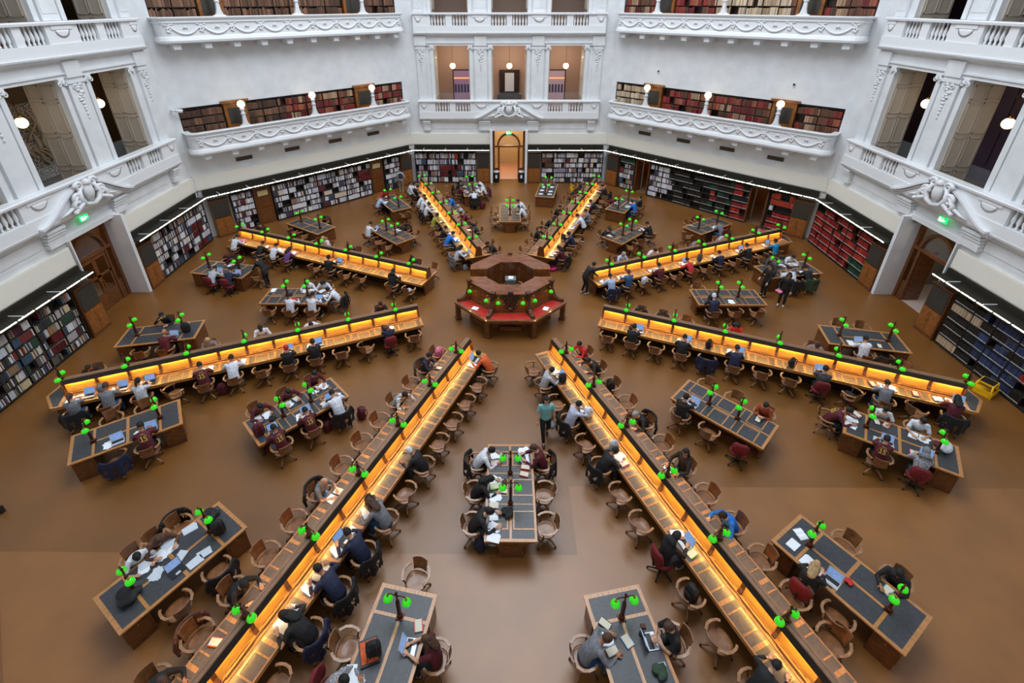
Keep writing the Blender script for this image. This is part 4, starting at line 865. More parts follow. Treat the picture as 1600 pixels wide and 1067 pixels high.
def hand(m, W, d, side, curl=0.5, down=Vector((0, 0, -1))):
    d = d.normalized(); nrm = (down-d*down.dot(d)).normalized(); x = d.cross(nrm)*side  # x towards the thumb
    def P(a, b, c): return W+d*a+x*b+nrm*c
    m.loft([[P(a, w_*cos(t), 0.014*sin(t)) for t in [2*pi*k/8 for k in range(8)]] for a, w_ in ((-0.01, 0.024), (0.03, 0.038), (0.075, 0.042), (0.09, 0.038))])
    for i, (b, L) in enumerate(((0.031, 0.068), (0.0105, 0.078), (-0.0105, 0.072), (-0.031, 0.055))):
        c1, c2 = curl*0.5*L, curl*L; m.tube([P(0.08, b, 0), P(0.085+L*0.45, b*1.06, c1*0.35), P(0.085+L*0.8, b*1.05, c1), P(0.085+L*(1-curl*0.25), b, c2)], [0.0095, 0.009, 0.008, 0.006], 6)
    m.tube([P(0.02, 0.03, 0), P(0.045, 0.06, 0.008), P(0.075, 0.072, 0.018)], [0.012, 0.0105, 0.0075], 6)
POSE = {}
def make_pose(nm, lean=0.2, hp=0.5, hy=0.0, HL=(-0.15, 0.46, 0.8), HR=(0.15, 0.46, 0.8), stand=0, kneeL=None, z0=0.54, sleeve='long', hx=0.0, legs=None, curl=0.4):
    pel = Vector((0, -0.06, z0)); u = Vector((0, sin(lean), cos(lean))); u0 = Vector((0, sin(lean*0.5), cos(lean*0.5)))
    sp = pel+u0*0.2; ch = sp+u*0.16; sh = ch+u*0.12; nk = sh+u*0.08; un = Vector((hx*0.3, sin(lean*0.6+hp*0.45), cos(lean*0.6+hp*0.45))); hc = nk+un*0.15
    def torso(m, g=0.0, low=-0.1, top=True):
        R = [(pel-u0*-low if False else pel+u0*low, u0, 0.15, 0.11), (pel, u0, 0.17, 0.125), (pel+u0*0.1, u0, 0.155, 0.112), (sp, u, 0.15, 0.108), (ch, u, 0.172, 0.12), (ch+u*0.07, u, 0.18, 0.115), (sh, u, 0.165, 0.09), (sh+u*0.035, u, 0.1, 0.07), (nk-u*0.01, un, 0.062, 0.06)]
        m.loft([ell(c, q, 0, a+g, b+g) for c, q, a, b in R])
    S = {s: sh+Vector((s*0.175, 0, 0))-u*0.01 for s in (-1, 1)}; arms = {}
    for s, H in ((-1, HL), (1, HR)):
        E, W = ik(S[s], Vector(H), 0.285, 0.25, Vector((s*0.7, -0.35, -0.6))); arms[s] = (S[s], E, W)
    if legs is None:
        legs = {}
        for s in (-1, 1):
            hip = pel+Vector((s*0.09, 0.02, -0.03)); K = Vector((s*0.13, 0.36, z0-0.05)); An = Vector((s*0.13, 0.33+0.04*s, 0.09)); legs[s] = (hip, K, An, Vector((s*0.14, 0.47+0.04*s, 0.03)))
    else: legs = {s: tuple(Vector(q) for q in legs[s]) for s in (-1, 1)}
    b = MB(); torso(b)
    for s in (-1, 1):
        A, E, W = arms[s]; b.tube([A-Vector((s*.04, 0, 0)), A, (A+E)/2, E, (E+W)/2, W], [0.05, 0.052, 0.044, 0.036, 0.034, 0.024], 10); b.ball(A, 0.054, 10, 8)
        h, K, An, T = legs[s]; b.tube([h, (h+K)/2, K, K*0.6+An*0.4, An], [0.082, 0.073, 0.055, 0.052, 0.034], 10); b.ball(K, 0.056, 10, 8); b.tube([An+Vector((0, -0.04, -0.02)), An, T], [0.03, 0.036, 0.028], 8)
    b.tube([nk-u*0.03, nk+un*0.08], [0.056, 0.052], 12)
    Rh = Matrix.Rotation(-hp*0.9-lean*0.4, 3, 'X').to_3x3() if False else (Matrix.Rotation(hy, 3, 'Z') @ Matrix.Rotation(-(hp+lean*0.3), 3, 'X'))
    def HP(x, y, z): return hc+Rh @ Vector((x, y, z))
    b.ball(hc, (0.075, 0.094, 0.112), 16, 12, R=Rh); b.ball(HP(0, 0.03, -0.05), (0.055, 0.062, 0.06), 12, 8, R=Rh)
    fine = MB()
    fine.ball(HP(0, 0.1, -0.012), (0.013, 0.02, 0.025), 8, 6, R=Rh)
    for s in (-1, 1):
        fine.ball(HP(s*0.077, -0.005, -0.01), (0.012, 0.02, 0.032), 8, 6, R=Rh); fine.ball(HP(s*0.03, 0.086, 0.012), (0.014, 0.01, 0.008), 8, 6, 1, R=Rh)
        fine.ball(HP(s*0.03, 0.088, 0.032), (0.018, 0.007, 0.004), 6, 4, 1, R=Rh)
        A, E, W = arms[s]; hand(fine, W, (W-E), -s if False else -s, curl)
    fine.ball(HP(0, 0.085, -0.055), (0.022, 0.008, 0.006), 8, 4, 2, R=Rh)
    body = join_extra(remesh(b, 0.013, 'person', [skinm, eyew, mat('lips', (150, 80, 76), 0.5)]), fine, 1)
    # clothes
    tops = {}
    for sl in ('long', 'short'):
        m = MB(); torso(m, 0.016, low=-0.06)
        for s in (-1, 1):
            A, E, W = arms[s]; X = (E+(W-E)*0.88) if sl == 'long' else (A+(E-A)*0.78)
            pts = [A-Vector((s*.05, 0, 0)), A, (A+E)/2, E, X] if sl == 'long' else [A-Vector((s*.05, 0, 0)), A, (A+E)/2, X]
            m.tube(pts, [0.06, 0.068, 0.06, 0.052, 0.042] if sl == 'long' else [0.06, 0.066, 0.06, 0.058], 10); m.ball(A, 0.068, 10, 8)
        m.ball(sh-Vector((0, 0.05, 0))+u*0.05, (0.1, 0.05, 0.045), 10, 6)
        tops[sl] = remesh(m, 0.018, 'top_'+sl, [skinm], 3)
    m = MB(); m.loft([ell(c, q, 0, a, d_) for c, q, a, d_ in ((pel-u0*0.1, u0, 0.155, 0.12), (pel, u0, 0.178, 0.134), (pel+u0*0.07, u0, 0.168, 0.126))])
    for s in (-1, 1): h, K, An, T = legs[s]; m.tube([h, (h+K)/2, K, K*0.5+An*0.5, An+(K-An)*0.06], [0.1, 0.086, 0.07, 0.062, 0.052], 10); m.ball(K, 0.07, 10, 8)
    trs = remesh(m, 0.018, 'trousers', [skinm], 3)
    sho = {}
    for s in (-1, 1):
        h, K, An, T = legs[s]; m = MB(); d = (T-An); d.z = 0; d.normalize(); c = An+d*0.05; c.z = 0.045+max(0, An.z-0.13)
        m.ball(c, (0.047, 0.13, 0.045), 12, 8, R=Matrix.Rotation(math.atan2(-d.x, d.y), 3, 'Z')); sho[s] = m.mesh('shoe', [black])
    hm = Matrix.Translation(hc) @ Rh.to_4x4(); bk = Matrix.Translation(ch+u*0.0) @ Matrix.Rotation(-lean, 4, 'X')
    POSE[nm] = dict(body=body, tops=tops, trs=trs, sho=sho, hm=hm, bk=bk)
make_pose('write', 0.42, 0.75, 0.1, (-0.13, 0.44, 0.81), (0.14, 0.47, 0.81))
make_pose('lean', 0.72, 0.75, -0.1, (-0.22, 0.5, 0.81), (0.2, 0.52, 0.81))
make_pose('type', 0.22, 0.45, 0, (-0.09, 0.47, 0.83), (0.09, 0.47, 0.83))
make_pose('think', 0.45, 0.6, -0.15, (-0.18, 0.42, 0.81), (0.07, 0.36, 1.06), curl=0.9)
make_pose('sit', 0.1, 0.25, 0.35, (-0.2, 0.38, 0.81), (0.18, 0.36, 0.81))
make_pose('phone', 0.3, 0.8, 0.0, (-0.05, 0.34, 0.86), (0.06, 0.35, 0.87), curl=0.8)
make_pose('sleep', 0.95, 0.75, 0.25, (-0.25, 0.45, 0.81), (0.25, 0.47, 0.81))
SL = {s: ((s*0.09, -0.04, 0.85), (s*0.1, 0.0, 0.48), (s*0.1, -0.04, 0.09), (s*0.11, 0.1, 0.03)) for s in (-1, 1)}
make_pose('stand', 0.04, 0.35, 0.0, (-0.24, 0.12, 0.86), (0.24, 0.14, 0.9), z0=0.9, legs=SL)
make_pose('stoop', 0.7, 0.6, 0.1, (-0.15, 0.6, 0.82), (0.15, 0.6, 0.82), z0=0.9, legs={s: ((s*0.09, -0.06, 0.85), (s*0.1, 0.02, 0.48), (s*0.11, -0.06+0.05*s, 0.09), (s*0.12, 0.08+0.05*s, 0.03)) for s in (-1, 1)})
make_pose('walk', 0.06, 0.2, 0.0, (-0.27, 0.02, 0.85), (0.27, 0.1, 0.85), z0=0.9, legs={-1: ((-0.09, -0.04, 0.85), (-0.1, -0.02, 0.48), (-0.1, -0.26, 0.16), (-0.1, -0.15, 0.06)), 1: ((0.09, -0.04, 0.85), (0.1, 0.14, 0.5), (0.08, 0.24, 0.09), (0.09, 0.38, 0.03))})
HAIR = {}
def hair_mesh(kind):
    m = MB()
    def cap(rx, ry, rz, c, zcut, ycut, th=0):
        nu, nv = 18, 12; vs = []; idx = {}; fs = []
        for j in range(nv+1):
            t = -pi/2+pi*j/nv
            for k in range(nu): p_ = 2*pi*k/nu; vs.append((rx*cos(t)*cos(p_)+c[0], ry*cos(t)*sin(p_)+c[1], rz*sin(t)+c[2]))
        ok = lambda v: not (v[1] > ycut and v[2] < zcut) and v[2] > -0.075
        for j in range(nv):
            for k in range(nu):
                q = (j*nu+k, j*nu+(k+1) % nu, (j+1)*nu+(k+1) % nu, (j+1)*nu+k)
                if all(ok(vs[i]) for i in q): fs.append(q)
        m.add(vs, fs, 0, True)
    if kind in ('short', 'pony', 'long', 'wavy'): cap(0.087, 0.106, 0.12, (0, -0.012, 0.008), 0.06, 0.035); m.ball((0, -0.055, 0.02), (0.078, 0.058, 0.09), 12, 8); m.ball((0, -0.008, 0.07), (0.07, 0.082, 0.05), 12, 6)
    if kind in ('long', 'wavy'):
        m.loft([[(0.085*q*cos(t), -0.07-y_+0.035*sin(t), z) for t in [2*pi*k/12 for k in range(12)]] for q, y_, z in ((0.9, 0, 0.03), (1.05, 0.005, -0.06), (1.15, 0.015, -0.15), (1.05, 0.025, -0.24), (0.5, 0.03, -0.31))])
        for s in (-1, 1): m.tube([(s*0.075, -0.01, 0.03), (s*0.09, -0.015, -0.08), (s*0.085, -0.0, -0.18)], [0.022, 0.032, 0.014], 8)
    if kind == 'pony': m.tube([(0, -0.1, 0.05), (0, -0.15, 0.03), (0, -0.155, -0.08), (0, -0.13, -0.2)], [0.022, 0.035, 0.034, 0.01], 8)
    if kind == 'bun': cap(0.087, 0.106, 0.12, (0, -0.012, 0.008), 0.06, 0.035); m.ball((0, -0.08, 0.1), 0.045, 10, 8)
    if kind == 'cap': cap(0.088, 0.104, 0.118, (0, -0.005, 0.012), 0.045, 0.2); m.ball((0, -0.02, 0.05), (0.086, 0.1, 0.078), 14, 8); m.ball((0, 0.11, 0.045), (0.065, 0.06, 0.01), 10, 4)
    if kind == 'hijab':
        cap(0.094, 0.112, 0.126, (0, -0.014, 0.005), 0.06, 0.045); m.ball((0, -0.04, 0.02), (0.088, 0.08, 0.11), 12, 8); m.loft([[(w_*cos(t), y_+d_*sin(t), z) for t in [2*pi*k/14 for k in range(14)]] for w_, d_, y_, z in ((0.085, 0.085, -0.02, -0.05), (0.1, 0.09, -0.02, -0.11), (0.17, 0.12, -0.04, -0.2))])
    if kind == 'rim': cap(0.081, 0.099, 0.1, (0, -0.01, -0.03), 0.2, -0.03)
    if kind == 'headphones': pass
    return m
def hair(kind):
    if kind not in HAIR: HAIR[kind] = hair_mesh(kind).mesh('hair' if kind not in ('cap', 'hijab') else kind, [black])
    return HAIR[kind]
HC = {'s': ('short', 'hair_black', 'short black hair'), 'b': ('short', 'hair_brown', 'short brown hair'), 'l': ('long', 'hair_black', 'long black hair'), 'L': ('long', 'hair_brown', 'long brown hair'), 'p': ('pony', 'hair_black', 'a black ponytail'), 'q': ('pony', 'hair_brown', 'a brown ponytail'),
      'B': ('long', 'hair_blond', 'long fair hair'), 'g': ('short', 'hair_grey', 'grey hair'), 'c': ('cap', 'black', 'a black cap'), 'C': ('cap', 'white', 'a white cap'), 'R': ('cap', 'red', 'a red and white hat'), 'H': ('hijab', 'black', 'a black hood'), 'h': ('hijab', 'grey', 'a grey headscarf'), 'z': (None, None, 'a bald head')}
DIG = {'1': [(0.02, 0.035, -0.05, 0.05), (0.005, 0.02, 0.028, 0.04), (0.0, 0.055, -0.05, -0.038)], '5': [(0, 0.05, 0.038, 0.05), (0, 0.014, 0.0, 0.05), (0, 0.05, -0.004, 0.01), (0.036, 0.05, -0.05, 0.01), (0, 0.05, -0.05, -0.038)]}
def jersey_mesh():
    if 'j' not in HAIR:
        m = MB()
        for dx, ch_ in ((-0.062, '1'), (0.006, '5')):
            for x0, x1, z0, z1 in DIG[ch_]: m.box((dx+x0)*1.25, (dx+x1)*1.25, -0.158, -0.143, z0*1.35, z1*1.35)
        for k in range(26): t = 2*pi*k/26; m.box(0.125*cos(t)-.004, 0.125*cos(t)+.004, -0.149, -0.143, 0.105*sin(t)-.004, 0.105*sin(t)+.004)
        for k in range(4): m.box(-0.05+k*.028, -0.034+k*.028, -0.152, -0.141, 0.13, 0.144)
        HAIR['j'] = m.mesh('jersey_number', [mat('gold_print', (222, 190, 96), 0.6)])
    return HAIR['j']
def setm(o, mt): o.material_slots[0].link = 'OBJECT'; o.material_slots[0].material = mt
NPX = [0]
TROU = {'maroon': 'khaki', 'grey': 'denim'}
def person(pose, top, hk, loc, rz, label, sleeve='long', trou=None, extra='', skin=None, sc=1.0, mt=None):
    p_ = POSE[pose]; o = bpy.data.objects.new('person', p_['body']); COL.objects.link(o); o.location = loc; o.rotation_euler[2] = rz; o.scale = (sc,)*3
    tag(o, label, 'person'); setm(o, skin or (skinm if (NPX[0] % 3) else skin2)); NPX[0] += 1
    def ch(nm, me, mt, M=None):
        c = bpy.data.objects.new(nm, me); COL.objects.link(c); c.parent = o
        if M is not None: c.matrix_local = M
        setm(c, mt); return c
    ch('jumper' if sleeve == 'long' else 'shirt', p_['tops'][sleeve], mt or colm(top)); ch('trousers', p_['trs'], colm(trou or ('black' if top not in ('grey', 'black', 'blue') else 'denim' if top != 'black' else 'darkgrey')))
    for s in (-1, 1): ch('shoe', p_['sho'][s], black if NPX[0] % 2 else mat('pale_shoe', (190, 190, 190), 0.6))
    kind, hc_, _ = HC[hk]
    if kind: ch({'cap': 'hat', 'hijab': 'headscarf'}.get(kind, 'hair'), hair(kind), colm(hc_), p_['hm'])
    if '15' in extra: c = ch('jersey_number', jersey_mesh(), HAIR['j'].materials[0] if 'j' in HAIR else mat('gold_print', (222, 190, 96), 0.6), p_['bk'])
    return o
# ------------------------------------------------------------------ small things
def lap_proto(body, name='laptop'):
    o = empty('laptop', (0, 0, 0), 0, 'x', 'laptop', 'laptops')
    MB().box(-0.16, 0.16, -0.11, 0.11, 0, 0.016).obj('base', body, o); MB().box(-0.14, 0.14, -0.02, 0.09, 0.016, 0.019).obj('keyboard', black, o); MB().box(-0.05, 0.05, -0.1, -0.035, 0.016, 0.018).obj('touchpad', silver, o)
    R = Matrix.Rotation(rad(-22), 3, 'X'); m = MB(); m.box(-0.16, 0.16, 0, 0.008, 0, 0.215); m.v = [tuple(R @ Vector(v)+Vector((0, 0.105, 0.012))) for v in m.v]; lid = m.obj('lid', body, o)
    m = MB(); m.box(-0.148, 0.148, -0.002, 0, 0.012, 0.203); m.v = [tuple(R @ Vector(v)+Vector((0, 0.105, 0.012))) for v in m.v]; m.obj('screen', screen, lid); return Proto(o)
LAPS, LAPB = lap_proto(silver), lap_proto(black)
def simple_proto(name, cat, parts, group):
    o = empty(name, (0, 0, 0), 0, 'x', cat, group)
    for nm, mb, mt in parts: mb.obj(nm, mt, o)
    return Proto(o)
def book_open():
    m = MB(); N = 8
    for s in (-1, 1): m.loft([[(s*0.15*i/N, y, 0.004+0.02*sin(pi*min(1, i/N*1.15))*(1-i/N*0.5)) for y in (-0.11, 0.11)]+[(s*0.15*i/N, y, 0.003) for y in (0.11, -0.11)] for i in range(N+1)][::s], 0, False)
    return m
OPENB = simple_proto('open_book', 'book', [('pages', book_open(), paper), ('cover', MB().box(-0.16, 0.16, -0.115, 0.115, 0, 0.004), colm('darkgrey'))], 'open books')
def sheets(n, seed):
    rnd = random.Random(seed); m = MB()
    for k in range(n):
        t = rnd.uniform(-.35, .35); c, s_ = cos(t), sin(t); x, y = rnd.uniform(-.03, .03), rnd.uniform(-.03, .03); z = 0.0015*k
        m.ext([(x+c*a-s_*b, y+s_*a+c*b) for a, b in ((-.105, -.148), (.105, -.148), (.105, .148), (-.105, .148))], z, z+0.0015, 'z', 0)
    return m
SHM = [sheets(2, 1).mesh('paper_sheets', [paper]), sheets(3, 5).mesh('paper_sheets', [paper]), sheets(1, 9).mesh('paper_sheets', [paper])]
def flat(name, cat, me, mt, loc, rz, label, group=None, sc=None):
    o = bpy.data.objects.new(name, me); COL.objects.link(o); o.location = loc; o.rotation_euler[2] = rz
    if sc: o.scale = sc
    setm(o, mt); return tag(o, label, cat, group)
BK1 = unit_book(); BK1.v = [((x-.5)*0.17, (z-.5)*0.24, y*0.03) for x, y, z in BK1.v]; BK1 = BK1.mesh('notebook', [paper, PGM])
def blobmesh(kind):
    m = MB()
    if kind == 'backpack':
        m.loft([[(w_*(abs(cos(t))**0.6*(1 if cos(t) > 0 else -1)), d_*(abs(sin(t))**0.6*(1 if sin(t) > 0 else -1)), z) for t in [2*pi*k/16 for k in range(16)]] for w_, d_, z in ((0.12, 0.07, 0), (0.16, 0.1, 0.03), (0.17, 0.11, 0.2), (0.155, 0.1, 0.34), (0.09, 0.06, 0.43), (0.02, 0.02, 0.44))])
        m.ball((0, 0.11, 0.14), (0.12, 0.05, 0.11), 12, 8)
        for s in (-1, 1): m.tube([(s*0.08, -0.09, 0.38), (s*0.09, -0.16, 0.28), (s*0.09, -0.15, 0.12), (s*0.1, -0.09, 0.05)], 0.016, 6)
        m.tube([(-0.03, -0.04, 0.43), (0, -0.04, 0.48), (0.03, -0.04, 0.43)], 0.009, 6)
    if kind == 'handbag':
        m.ball((0, 0, 0.11), (0.19, 0.13, 0.11), 14, 9); m.ball((0.08, 0.02, 0.16), (0.11, 0.1, 0.07), 10, 7); m.tube([(-0.12, 0, 0.17), (-0.1, 0.04, 0.27), (0, 0.06, 0.3), (0.1, 0.04, 0.27), (0.12, 0, 0.17)], 0.01, 6)
    if kind == 'cloth':
        rnd = random.Random(4)
        for k in range(9): m.ball((rnd.uniform(-.12, .12), rnd.uniform(-.1, .1), 0.04+rnd.uniform(0, .04)), (rnd.uniform(.07, .12), rnd.uniform(.06, .11), rnd.uniform(.03, .05)), 10, 6, R=Matrix.Rotation(rnd.uniform(0, 3), 3, 'Z'))
    if kind == 'jacket': # hangs over a chair back, chair facing +y
        rr = []
        for t in [rad(x) for x in range(-150, -29, 12)]:
            wv = 0.02*sin(t*9); rr.append([((0.33+a+wv*k_)*cos(t)*1.02, (0.335+a+wv*k_)*sin(t)-0.04, z) for a, z, k_ in ((-0.045, 0.6, 0), (-0.045, 0.83, 0), (-0.01, 0.88, 0), (0.02, 0.84, 0.5), (0.03, 0.6, 1), (0.045, 0.34, 1), (0.03, 0.22, 1.5), (0.03, 0.3, 1), (0.02, 0.6, 0.5))])
        m.loft(rr)
        for s in (-1, 1): m.tube([(s*0.3, -0.2, 0.8), (s*0.36, -0.2, 0.62), (s*0.35, -0.16, 0.4)], [0.04, 0.045, 0.035], 8)
    return m
BLOB = {k: remesh(blobmesh(k), v, k, [black], 2) for k, v in (('backpack', 0.012), ('handbag', 0.012), ('cloth', 0.012), ('jacket', 0.016))}
def bag(kind, col, loc, rz, label, sc=1.0, name=None):
    o = bpy.data.objects.new(name or {'cloth': 'folded_jacket', 'jacket': 'jacket'}.get(kind, kind), BLOB[kind]); COL.objects.link(o); o.location = loc; o.rotation_euler[2] = rz; o.scale = (sc,)*3; setm(o, colm(col))
    return tag(o, label, {'backpack': 'backpack', 'handbag': 'bag', 'cloth': 'jacket', 'jacket': 'jacket'}[kind])
# ------------------------------------------------------------------ seats
POSES = {'W': ('write', 'writing'), 'N': ('lean', 'leaning'), 'T': ('type', 'typing'), 'K': ('think', 'thinking'), 'U': ('sit', 'sitting'), 'F': ('phone', 'reading'), 'D': ('sleep', 'resting'), 'S': ('stand', 'standing'), 'B': ('stoop', 'stooping')}
SPECIAL = {'floral': ('black and white patterned', lambda: striped('patterned_cloth', (20, 20, 22), (210, 214, 220), 26, 'VOR')), 'stripes': ('yellow and black striped', lambda: striped('yellow_black_stripes', (20, 20, 20), (226, 214, 90), 7)), 'check': ('grey patterned', lambda: striped('grey_pattern', (84, 84, 88), (170, 170, 176), 40, 'VOR'))}
rs = random.Random(11)
def seat(F, x, y, face, tok, where, ztop, itx, chx):
    "one seat: chair, person, things on the desk in front. face: +1 looks to +x, -1 to -x, 2 to +y, -2 to -y"
    parts = tok.split('|'); t = parts[0].split(); b = rad(F[2]); k = t[0]
    rot = {1: -pi/2, -1: pi/2, 2: 0, -2: pi}[face]-b
    dirn = {1: (1, 0), -1: (-1, 0), 2: (0, 1), -2: (0, -1)}[face]
    cp = (x-dirn[0]*chx, y-dirn[1]*chx)  # x, y is the table edge point
    flags = t[3:] if k in POSES else t[1:]
    if k == 'c': CHW.put(frame_pt(F, *cp), rot+rs.uniform(-.14, .14), 'empty wooden swivel armchair, %s' % where, 'wooden swivel armchairs')
    elif k == 'a': CHW.put(frame_pt(F, *cp), rot+rs.choice((-1, 1))*rs.uniform(0.7, 1.1), 'empty wooden swivel armchair turned aside, %s' % where, 'wooden swivel armchairs')
    elif k == 'r': CHR.put(frame_pt(F, *cp), rot+0.3, 'empty burgundy office chair, %s' % where, 'burgundy office chairs')
    elif k in POSES:
        if 'x' not in flags and k not in 'SB':
            (CHR if 'r' in flags else CHW).put(frame_pt(F, cp[0]-dirn[0]*0.03, cp[1]-dirn[1]*0.03), rot+rs.uniform(-.1, .1), '%s under a sitter, %s' % ('burgundy office chair' if 'r' in flags else 'wooden swivel armchair', where), 'burgundy office chairs' if 'r' in flags else 'wooden swivel armchairs')
        pose, verb = POSES[k]; top, hk = t[1], t[2]; mt = None; word = top
        if top in SPECIAL: word, mk = SPECIAL[top]; mt = mk()
        sl = 'short' if 'ss' in flags else 'long'
        word = word+(' jersey' if '15' in flags else ' T-shirt' if 'ss' in flags else ' top')
        hair_ = HC[hk][2] if hk != 'R' else 'a red hat'
        dz = -0.1 if k in 'SB' else 0
        person(pose, top if top not in SPECIAL else 'black', hk, frame_pt(F, cp[0]+dirn[0]*(0.02+dz), cp[1]+dirn[1]*(0.02+dz)), rot+rs.uniform(-.12, .12), 'person in %s with %s, %s, %s' % (word, hair_, verb, where), sl, extra=' '.join(flags), sc=rs.uniform(0.97, 1.05), mt=mt, trou=next((f[2:] for f in flags if f.startswith('t=')), None))
    for f in flags:
        if f.startswith('coat='): bag('jacket', f[5:], frame_pt(F, cp[0]-dirn[0]*0.03, cp[1]-dirn[1]*0.03), rot, '%s jacket hung over the chair, %s' % (f[5:], where))
        if f.startswith('on='): bag('backpack', f[3:], frame_pt(F, *cp, 0.47), rot+pi, '%s backpack on the chair seat, %s' % (f[3:], where), 0.95)
        if f.startswith('cl='): bag('cloth', f[3:], frame_pt(F, *cp, 0.47), rot, '%s bundle on the chair seat, %s' % (f[3:], where), 1.0)
    its = parts[1].split() if len(parts) > 1 else []; n = len(its)
    for i, it in enumerate(its):
        lat = (i-(n-1)/2)*0.27+rs.uniform(-.03, .03); ix = x+dirn[0]*itx; iy = y+dirn[1]*itx
        if dirn[0]: iy += lat*(1 if dirn[0] > 0 else -1)
        else: ix += lat
        P = frame_pt(F, ix, iy, ztop); r = rot+rs.uniform(-.3, .3); kd, _, col = it.partition(':')
        if kd == 'l': LAPS.put(P, rot+rs.uniform(-.12, .12), 'open silver laptop, %s' % where, 'laptops')
        elif kd == 'k': LAPB.put(P, rot+rs.uniform(-.12, .12), 'open black laptop, %s' % where, 'laptops')
        elif kd == 'p': flat('paper_sheets', 'papers', SHM[(i+len(where)) % 2], paper, P, r, 'loose white paper sheets (%s), %s' % (ORD[i], where) if its.count('p') > 1 else 'loose white paper sheets, %s' % where)
        elif kd == 'o': OPENB.put(P, r, 'open book with white pages, %s' % where if its.count('o') < 2 else 'open book with white pages (%s), %s' % (ORD[i], where), 'open books')
        elif kd == 'n': flat('notebook', 'notebook', BK1, colm(col), P, r, '%s notebook, %s' % (col, where))
        elif kd == 'b': bag('handbag' if i % 2 else 'backpack', col, P, r+pi/2, '%s bag lying on the desk, %s' % (col, where), 0.8)
        elif kd == 'j': bag('cloth', col, P, r, '%s garment dropped on the desk, %s' % (col, where), 0.95)
        elif kd == 'f': Q = frame_pt(F, cp[0]+(0.05 if dirn[1] else 0), cp[1]+0.46*(1 if dirn[0] else 0), 0); bag('backpack', col, Q, r, '%s backpack on the floor beside the chair, %s' % (col, where))
SEATS = {
 (-112.5, 'L'): ['c', 'T navy z r|p b:black', 'a', 'c', 'T black s|l p', 'T black R|l', 'c', 'N white s|p o f:maroon', 'W maroon s 15|p p', 'a', 'T white p ss|k n:black', 'W grey b ss|l p b:grey', 'T grey q ss coat=black|l p p'],
 (-112.5, 'R'): ['-', 'W black s', '-', '-', 'D white s', '-', 'W white c', '-', 'W grey B', '-', '-', '-', 'N black s'],
 (112.5, 'R'): ['c', 'T black s|l b:black', 'c', 'W black s|l n:black', 'c coat=navy|b:black', 'W navy s|l p', 'c', 'c|b:black', 'T darkgrey s r|l', 'a cl=black', 'W grey s|p p n:orange', 'a|n:orange', 'W maroon l coat=black|l p o'],
 (112.5, 'L'): ['-', 'N black s', 'N black s', 'c', '-', 'W red H', '-', '-', 'N grey s', '-', '-', 'a', '-'],
 (-67.5, 'L'): ['c cl=lightgrey', 'W black H|p', '-', 'c', 'c', 'T black s|l p', 'c', '-', 'N purple l|p', 'N white s|p p', 'N black s|p', '-', 'N white s|j:pink p'],
 (-67.5, 'R'): ['c', 'W black s', '-', '-', '-', 'N black s', '-', 'W white B', 'c', '-', '-', '-', 'W black s'],
 (67.5, 'R'): ['W lightblue s coat=navy|p o', 'T denim b|p p', 'c on=white', 'W maroon s|p o', 'c', 'N red s|l p', 'c|b:darkgrey', 'W navy s|p', 'c', 'W black s|k p', 'c', 'T skyblue s ss|k p', '-'],
 (67.5, 'L'): ['-', '-', 'W lightblue g', '-', 'N white s', 'c', 'c', 'N grey s', '-', 'N lightgrey s', '-', '-', 'N pink l'],
 (-22.5, 'L'): ['W white l coat=grey|k', 'c', 'N blue s|p p', 'W black s|p', 'c', 'W stripes s|p', '-', 'W white s coat=black|p j:lightgrey', 'W white s|p', 'N white s|p', '-', 'N black s', 'N white l|p'],
 (-22.5, 'R'): ['N black s', 'c', '-', 'N darkgrey l|p', 'c cl=red', 'N maroon s', 'W lightgrey g|p', 'c', 'N blue s', '-', 'c', '-', '-'],
 (22.5, 'L'): ['c', 'c', 'W black s|p', 'c', 'N black s', '-', 'W black s', '-', 'c', 'N brown l|p', 'N black l', '-', 'N darkgrey s'],
 (22.5, 'R'): ['W maroon l coat=black|p o', 'c', 'W navy s|b:black', 'c', 'B white s|p p', '-', 'W grey s|j:pink', 'c', 'N black s|p p', 'c', 'c', 'W black s coat=black|p', '-'],
 (-157.5, 'L'): ['N orange s|j:yellow l p', 'c', 'c', 'c', 'c', 'N black C|', 'c', 'N grey L|b:black p', 'N navy s coat=black|o k p', 'D navy s coat=black|n:white n:purple p', 'D black l coat=navy|o p', 'c'],
 (-157.5, 'R'): ['c on=pink', 'F navy s coat=darkgrey|n:black', 'c', 'N floral s', 'c', 'c', 'c', 'W grey z ss coat=black t=lightblue|p n:white', 'c', 'c', 'N black s', 'c coat=brown|n:orange', 'N black b'],
 (157.5, 'R'): ['c', 'W lightgrey s|b:black k o', 'c', 'K lavender s coat=black|b:white o', 'c', 'N black s coat=black|n:pink p b:lightgrey', 'c', 'c', 'W black H r|n:palegreen l p', 'c on=black', 'c', 'N black s'],
 (157.5, 'L'): ['W red s', 'N black c', 'c on=black', 'c', 'N black g coat=black', 'c', 'U black l|p', 'c', 'N blue s', 'c', 'c', 'c'],
}
SW_ = {(-112.5, 'L'): 'near side', (-112.5, 'R'): 'far side', (112.5, 'R'): 'near side', (112.5, 'L'): 'far side', (-67.5, 'L'): 'near side', (-67.5, 'R'): 'far side', (67.5, 'R'): 'near side', (67.5, 'L'): 'far side', (-22.5, 'L'): 'left side', (-22.5, 'R'): 'right side', (22.5, 'L'): 'left side', (22.5, 'R'): 'right side', (-157.5, 'L'): 'right side', (-157.5, 'R'): 'left side', (157.5, 'R'): 'left side', (157.5, 'L'): 'right side'}
